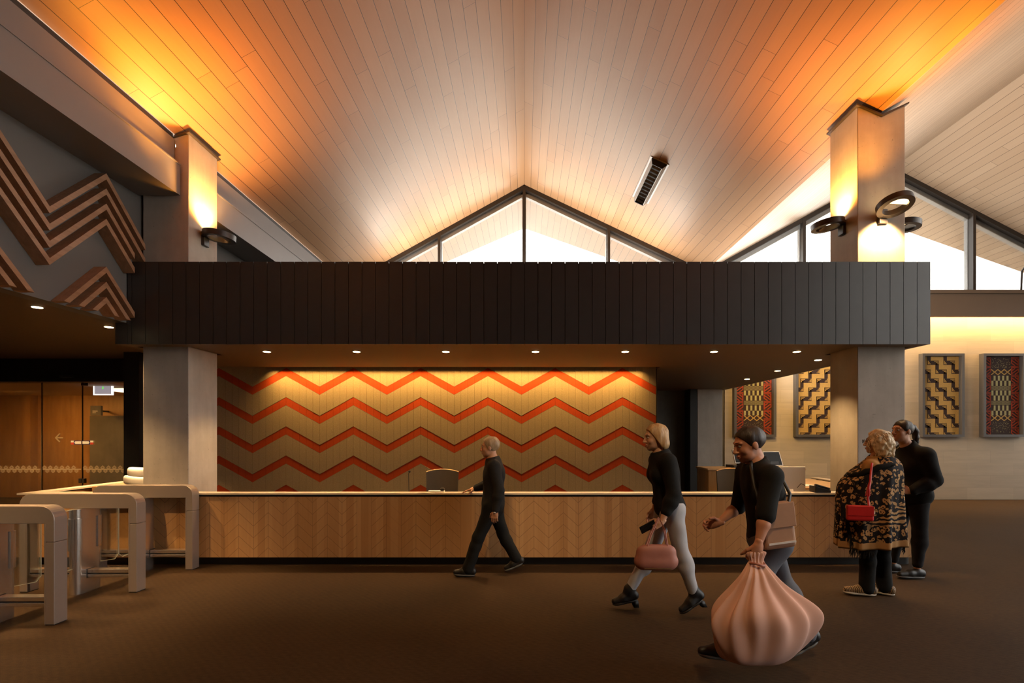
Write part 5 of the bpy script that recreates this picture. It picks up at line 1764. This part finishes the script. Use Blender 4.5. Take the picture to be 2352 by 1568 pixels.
def shawl_woman():
    root = person((3.50, 5.04, 0), 'person with blond curls in a leopard and zebra patterned shawl, seen from behind')
    B = basis((-.72, .69, 0)); Bh = basis((-.70, .71, .03))
    J = J_(pel=(3.50, 5.04, .84), che=(3.50, 5.05, 1.15), neck=(3.515, 5.05, 1.355),
           shL=(3.385, 4.93, 1.285), elL=(3.315, 4.985, 1.05), wrL=(3.29, 5.19, .96),
           shR=(3.62, 5.17, 1.285), elR=(3.64, 5.21, 1.04), wrR=(3.53, 5.36, .98),
           hiL=(3.42, 4.97, .83), knL=(3.405, 4.995, .47), anL=(3.405, 5.02, .082), toL=(3.195, 5.06, .030),
           hiR=(3.58, 5.11, .83), knR=(3.595, 5.07, .47), anR=(3.600, 5.05, .082), toR=(3.435, 5.17, .030))
    hd, hs = (3.530, 5.05, 1.520), .98
    hands = [hand_field(J['wrL'], (-.3, .9, -.1), (.6, .2, -.8), 1, .5, .92),
             hand_field(J['wrR'], (-.7, .6, .1), (-.2, -.2, -1), -1, .5, .92)]
    P = body(root, J, B, Bh, hd, hs, 'skin_light', hands)
    shirt(root, J, B, 'blouse', 'ochre_cloth', .012, 1.85, (0, 0, .80), (0, 0, -1), 1.0, True, 61, .004, None, ((0, 0, 1.385), (0, 0, 1)), 1.0)
    trousers(root, J, B, 'cloth_black', .012, .022, 1.0, .08, 62, .003)
    for s_ in 'LR':
        s_o = shoe(root, J['an' + s_], J['to' + s_], 'zebra_shoe', 'sole_white')
    # shawl: draped shell, lower on her left shoulder
    r = random.Random(5)
    N = 96
    spec = [  # z, centre x, centre y, half width, half depth, slope towards the left side, fold depth
        (1.405, 3.545, 5.05, .075, .085, .00, .000), (1.390, 3.555, 5.05, .115, .115, .03, .002), (1.345, 3.530, 5.04, .190, .165, .085, .003),
        (1.275, 3.470, 5.02, .255, .215, .065, .005), (1.16, 3.435, 5.02, .285, .232, .03, .008), (1.02, 3.430, 5.02, .292, .235, .0, .012),
        (.89, 3.430, 5.02, .294, .238, .0, .016), (.76, 3.432, 5.02, .294, .240, .0, .020), (.64, 3.435, 5.02, .300, .243, .0, .025), (.505, 3.440, 5.02, .308, .245, .0, .030)]
    V, F_ = [], []
    for i, (z, cx, cy, hw, hdp, slope, fd) in enumerate(spec):
        for k in range(N):
            a = 2 * math.pi * k / N
            fo = fd * (math.sin(9 * a + 1.0 + .25 * i) + .5 * math.sin(17 * a + .4 * i))
            ca, sa = math.cos(a), math.sin(a)
            left = max(0.0, -ca)
            V.append((cx + (hw + fo) * ca, cy + (hdp + fo) * sa, z - slope * left ** 1.5 * 1.6 + (.03 * ca if i == len(spec) - 1 else 0)))
    for i in range(len(spec) - 1):
        for k in range(N):
            F_.append([i * N + k, i * N + (k + 1) % N, (i + 1) * N + (k + 1) % N, (i + 1) * N + k])
    sh = mesh_obj('shawl', [(np.array(V), F_, 0)], ['shawl_pattern'], root)
    md = sh.modifiers.new('thick', 'SOLIDIFY'); md.thickness = .008; md.offset = 1
    sd = sh.modifiers.new('sub', 'SUBSURF'); sd.levels = sd.render_levels = 1
    # dark rolled edge across the left shoulder, then fringe
    pts = []
    for k in range(15):
        a = math.radians(282 - 120 * k / 14)
        pts.append((3.492 + .238 * math.cos(a), 5.025 + .200 * math.sin(a), 1.315 - .118 * max(0, -math.cos(a)) ** 1.4 + .008 * math.sin(2 * k)))
    MB().tube(pts, [.014 + .016 * math.sin(math.pi * k / 14) for k in range(15)], 10).build('shawl_edge', 'cloth_black', sh, smooth=True)
    fr = MB()
    def tassels(p0, p1, n, ln):
        for k in range(n):
            u = (k + r.random() * .6) / n
            p = np.array(p0) * (1 - u) + np.array(p1) * u + np.array((r.uniform(-.006, .006), r.uniform(-.012, .012), 0))
            q = p + np.array((r.uniform(-.022, .006), r.uniform(-.012, .012), -ln * r.uniform(.5, 1)))
            fr.tube([tuple(p), tuple((p + q) / 2 + np.array((r.uniform(-.008, .008), 0, 0))), tuple(q)], [.0055, .0045, .002], 5)
    tassels((3.165, 4.88, 1.13), (3.36, 4.82, 1.215), 22, .05)
    tassels((3.140, 5.00, .98), (3.150, 4.94, .78), 26, .10)
    tassels((3.150, 4.93, .76), (3.185, 4.90, .55), 34, .09)
    tassels((3.165, 4.90, .50), (3.32, 4.80, .49), 34, .09)
    tassels((3.66, 4.86, .52), (3.73, 4.96, .53), 16, .08)
    fr.build('fringe', 'cloth_black', sh, smooth=True)['kind'] = 'stuff'
    # hair: layered curls
    f = Field(.016)
    f.ell(P(0, -.018, .040), (.092, .110, .098), Bh, .02)
    rr = random.Random(8)
    for k in range(46):
        a = math.radians(rr.uniform(20, 340) - 90 + 0) if False else math.radians(-90 + rr.uniform(-138, 138))
        ca, sa = math.cos(a), math.sin(a)
        z0 = rr.uniform(.0, .06)
        pts = []
        L = rr.uniform(.10, .165)
        for q_ in range(5):
            u = q_ / 4
            w_ = .010 * math.sin(6 * u + k)
            rad = 1.02 + .20 * math.sin(math.pi * min(1, u * .9)) - .08 * u
            pts.append(P((.082 * ca * rad + w_), (-.014 + .096 * sa * rad + w_ * .7), z0 - L * u))
        f.chain(pts, [.020, .021, .020, .017, .009], .010)
    f.cut(P(0, .058, .05), Bh @ np.array((0, 1, -.42)))
    f.disp = strands(9, .005, (70, 70, 26))
    p, q = f.mesh(.0042)
    mesh_obj('hair', [(p, q, 0)], ['hair_blond'], root)
    lk = MB()
    for k in range(130):
        a = math.radians(-90 + rr.uniform(-132, 132))
        ca, sa = math.cos(a), math.sin(a)
        z0 = rr.uniform(-.01, .105)
        L = rr.uniform(.07, .15)
        ph, am = rr.uniform(0, 6.28), rr.uniform(.004, .011)
        pts, rs = [], []
        for q_ in range(9):
            u = q_ / 8
            zz2 = z0 - L * u
            el = max(-1, min(1, (zz2 - .035) / .102))
            rad = math.sqrt(max(.05, 1 - el * el)) if zz2 > .035 else 1.0 + .12 * math.sin(min(1, (.035 - zz2) / .13) * math.pi)
            w1, w2 = am * math.sin(9 * u + ph), am * math.cos(9 * u + ph)
            pts.append(tuple(P(.098 * ca * rad - sa * w1 + ca * w2, -.016 + .114 * sa * rad + ca * w1 + sa * w2, zz2)))
            rs.append(.0058 * (1 - .75 * u ** 2))
        lk.tube(pts, rs, 6)
    lk.build('hair_locks', 'hair_blond', root, smooth=True)['kind'] = 'stuff'
    g = MB()
    for sx in (-1, 1):
        c_ = P(sx * .033, .118, .010)
        ring_ = [tuple(np.array(c_) + Bh @ np.array((.023 * math.cos(a), 0.0, .019 * math.sin(a)))) for a in [2 * math.pi * k / 20 for k in range(21)]]
        g.tube(ring_, .0022, 6)
        g.tube([tuple(P(sx * .056, .117, .014)), tuple(P(sx * .080, .06, .012)), tuple(P(sx * .080, .0, .008))], .002, 6)
    g.tube([tuple(P(-.010, .118, .013)), tuple(P(.010, .118, .013))], .002, 6)
    g.build('glasses', 'eye_dark', root, smooth=True)
    # red bag on a strap across her back
    bag = thing('handbag', (3.20, 4.74, .79), 'small red handbag with tassel slung at the back of the shawl', 'handbag')
    Rb = nb((0, 0, 1), -.28)
    c_ = np.array((3.165, 4.765, .862))
    def W(x_, y_, z_): return tuple(c_ + Rb @ np.array((x_, y_, z_)))
    ax = [Vector(Rb[:, i]) for i in range(3)]
    MB().obox(W(0, 0, 0), ax[0], ax[1], ax[2], .112, .030, .073).build('bag_body', 'red_leather', bag, bevel=.020, seg=4)
    MB().obox(W(0, -.031, .022), ax[0], ax[1], ax[2], .108, .005, .046).build('flap', 'red_leather', bag, bevel=.004)
    MB().obox(W(.112, -.012, .01), ax[0], ax[1], ax[2], .008, .010, .012).build('clasp', 'silver', bag)
    MB().tube([W(.075, -.004, .07), (3.243, 4.765, 1.00), (3.254, 4.766, 1.08), (3.272, 4.776, 1.16), (3.300, 4.806, 1.245), (3.345, 4.858, 1.325)], .010, 8).build('strap', 'red_leather', bag, smooth=True)
    tz = MB().tube([(3.250, 4.754, 1.15), (3.238, 4.752, 1.09)], [.008, .012], 8)
    for k in range(8):
        tz.tube([(3.238 + .008 * math.cos(k), 4.752 + .008 * math.sin(k), 1.095), (3.231 + .022 * math.cos(k), 4.750 + .014 * math.sin(k), 1.025)], [.004, .003], 5)
    tz.build('tassel', 'red_leather', bag, smooth=True)
shawl_woman()

# ---- staff woman in black with a ponytail
def staff_woman():
    root = person((4.36, 5.72, 0), 'person with dark ponytail in black top and leggings, facing the woman in the shawl')
    B = basis((-1, -.10, 0)); Bh = basis((-1, -.16, .02))
    J = J_(pel=(4.375, 5.70, .95), che=(4.375, 5.70, 1.255), neck=(4.325, 5.70, 1.475),
           shL=(4.385, 5.515, 1.375), elL=(4.440, 5.465, 1.105), wrL=(4.225, 5.50, .985),
           shR=(4.365, 5.885, 1.375), elR=(4.43, 5.95, 1.105), wrR=(4.25, 5.92, 1.00),
           hiL=(4.385, 5.615, .905), knL=(4.405, 5.625, .505), anL=(4.375, 5.625, .080), toL=(4.140, 5.60, .030),
           hiR=(4.375, 5.79, .905), knR=(4.315, 5.83, .505), anR=(4.275, 5.865, .080), toR=(4.055, 5.88, .030))
    J['calfL'] = np.array((.025, 0, 0)); J['calfR'] = np.array((.025, 0, 0))
    hd, hs = (4.258, 5.69, 1.638), 1.05
    hands = [hand_field(J['wrL'], (-1, .15, .05), (.1, .9, -.2), 1, .6, .95),
             hand_field(J['wrR'], (-1, -.15, .05), (.1, -.9, -.2), -1, .6, .95)]
    P = body(root, J, B, Bh, hd, hs, 'skin_warm', hands)
    def ex(f):
        f.ell((4.395, 5.70, .93), (.16, .20, .17), None, .06)
        f.cone((4.325, 5.70, 1.47), (4.318, 5.70, 1.505), .066, .062, .02)
    shirt(root, J, B, 'top', 'cloth_black', .024, 1.92, (4.38, 5.7, .80), (-.10, 0, -1), 1.12, True, 71, .005, ex, ((4.30, 0, 1.490), (-.75, 0, 1)), 1.22)
    trousers(root, J, B, 'cloth_charcoal', .010, .004, 1.08, .08, 72, .002, 'leggings', -.085)
    for s_ in 'LR':
        shoe(root, J['an' + s_], J['to' + s_], 'shoe_black', 'sole_grey')
    def tail(f):
        f.chain([P(0, -.105, .055), P(0, -.135, .045), P(.004, -.165, .0), P(.008, -.180, -.06), P(.012, -.192, -.115), P(.014, -.205, -.14)], [.024, .030, .036, .032, .022, .006], .014)
    hair_cap(root, P, Bh, hs, 'hair_dark', [((0, .066, .055), (0, 1, -.50)), ((0, .03, -.012), (0, .9, -1))], tail, 1.07, 7, .004, .003)
    MB().tube([tuple(P(.045, .055, -.145)), tuple(P(.02, .085, -.19)), tuple(P(-.02, .085, -.19)), tuple(P(-.045, .055, -.145))], .003, 6).build('necklace', 'gold_metal', root, smooth=True)
staff_woman()
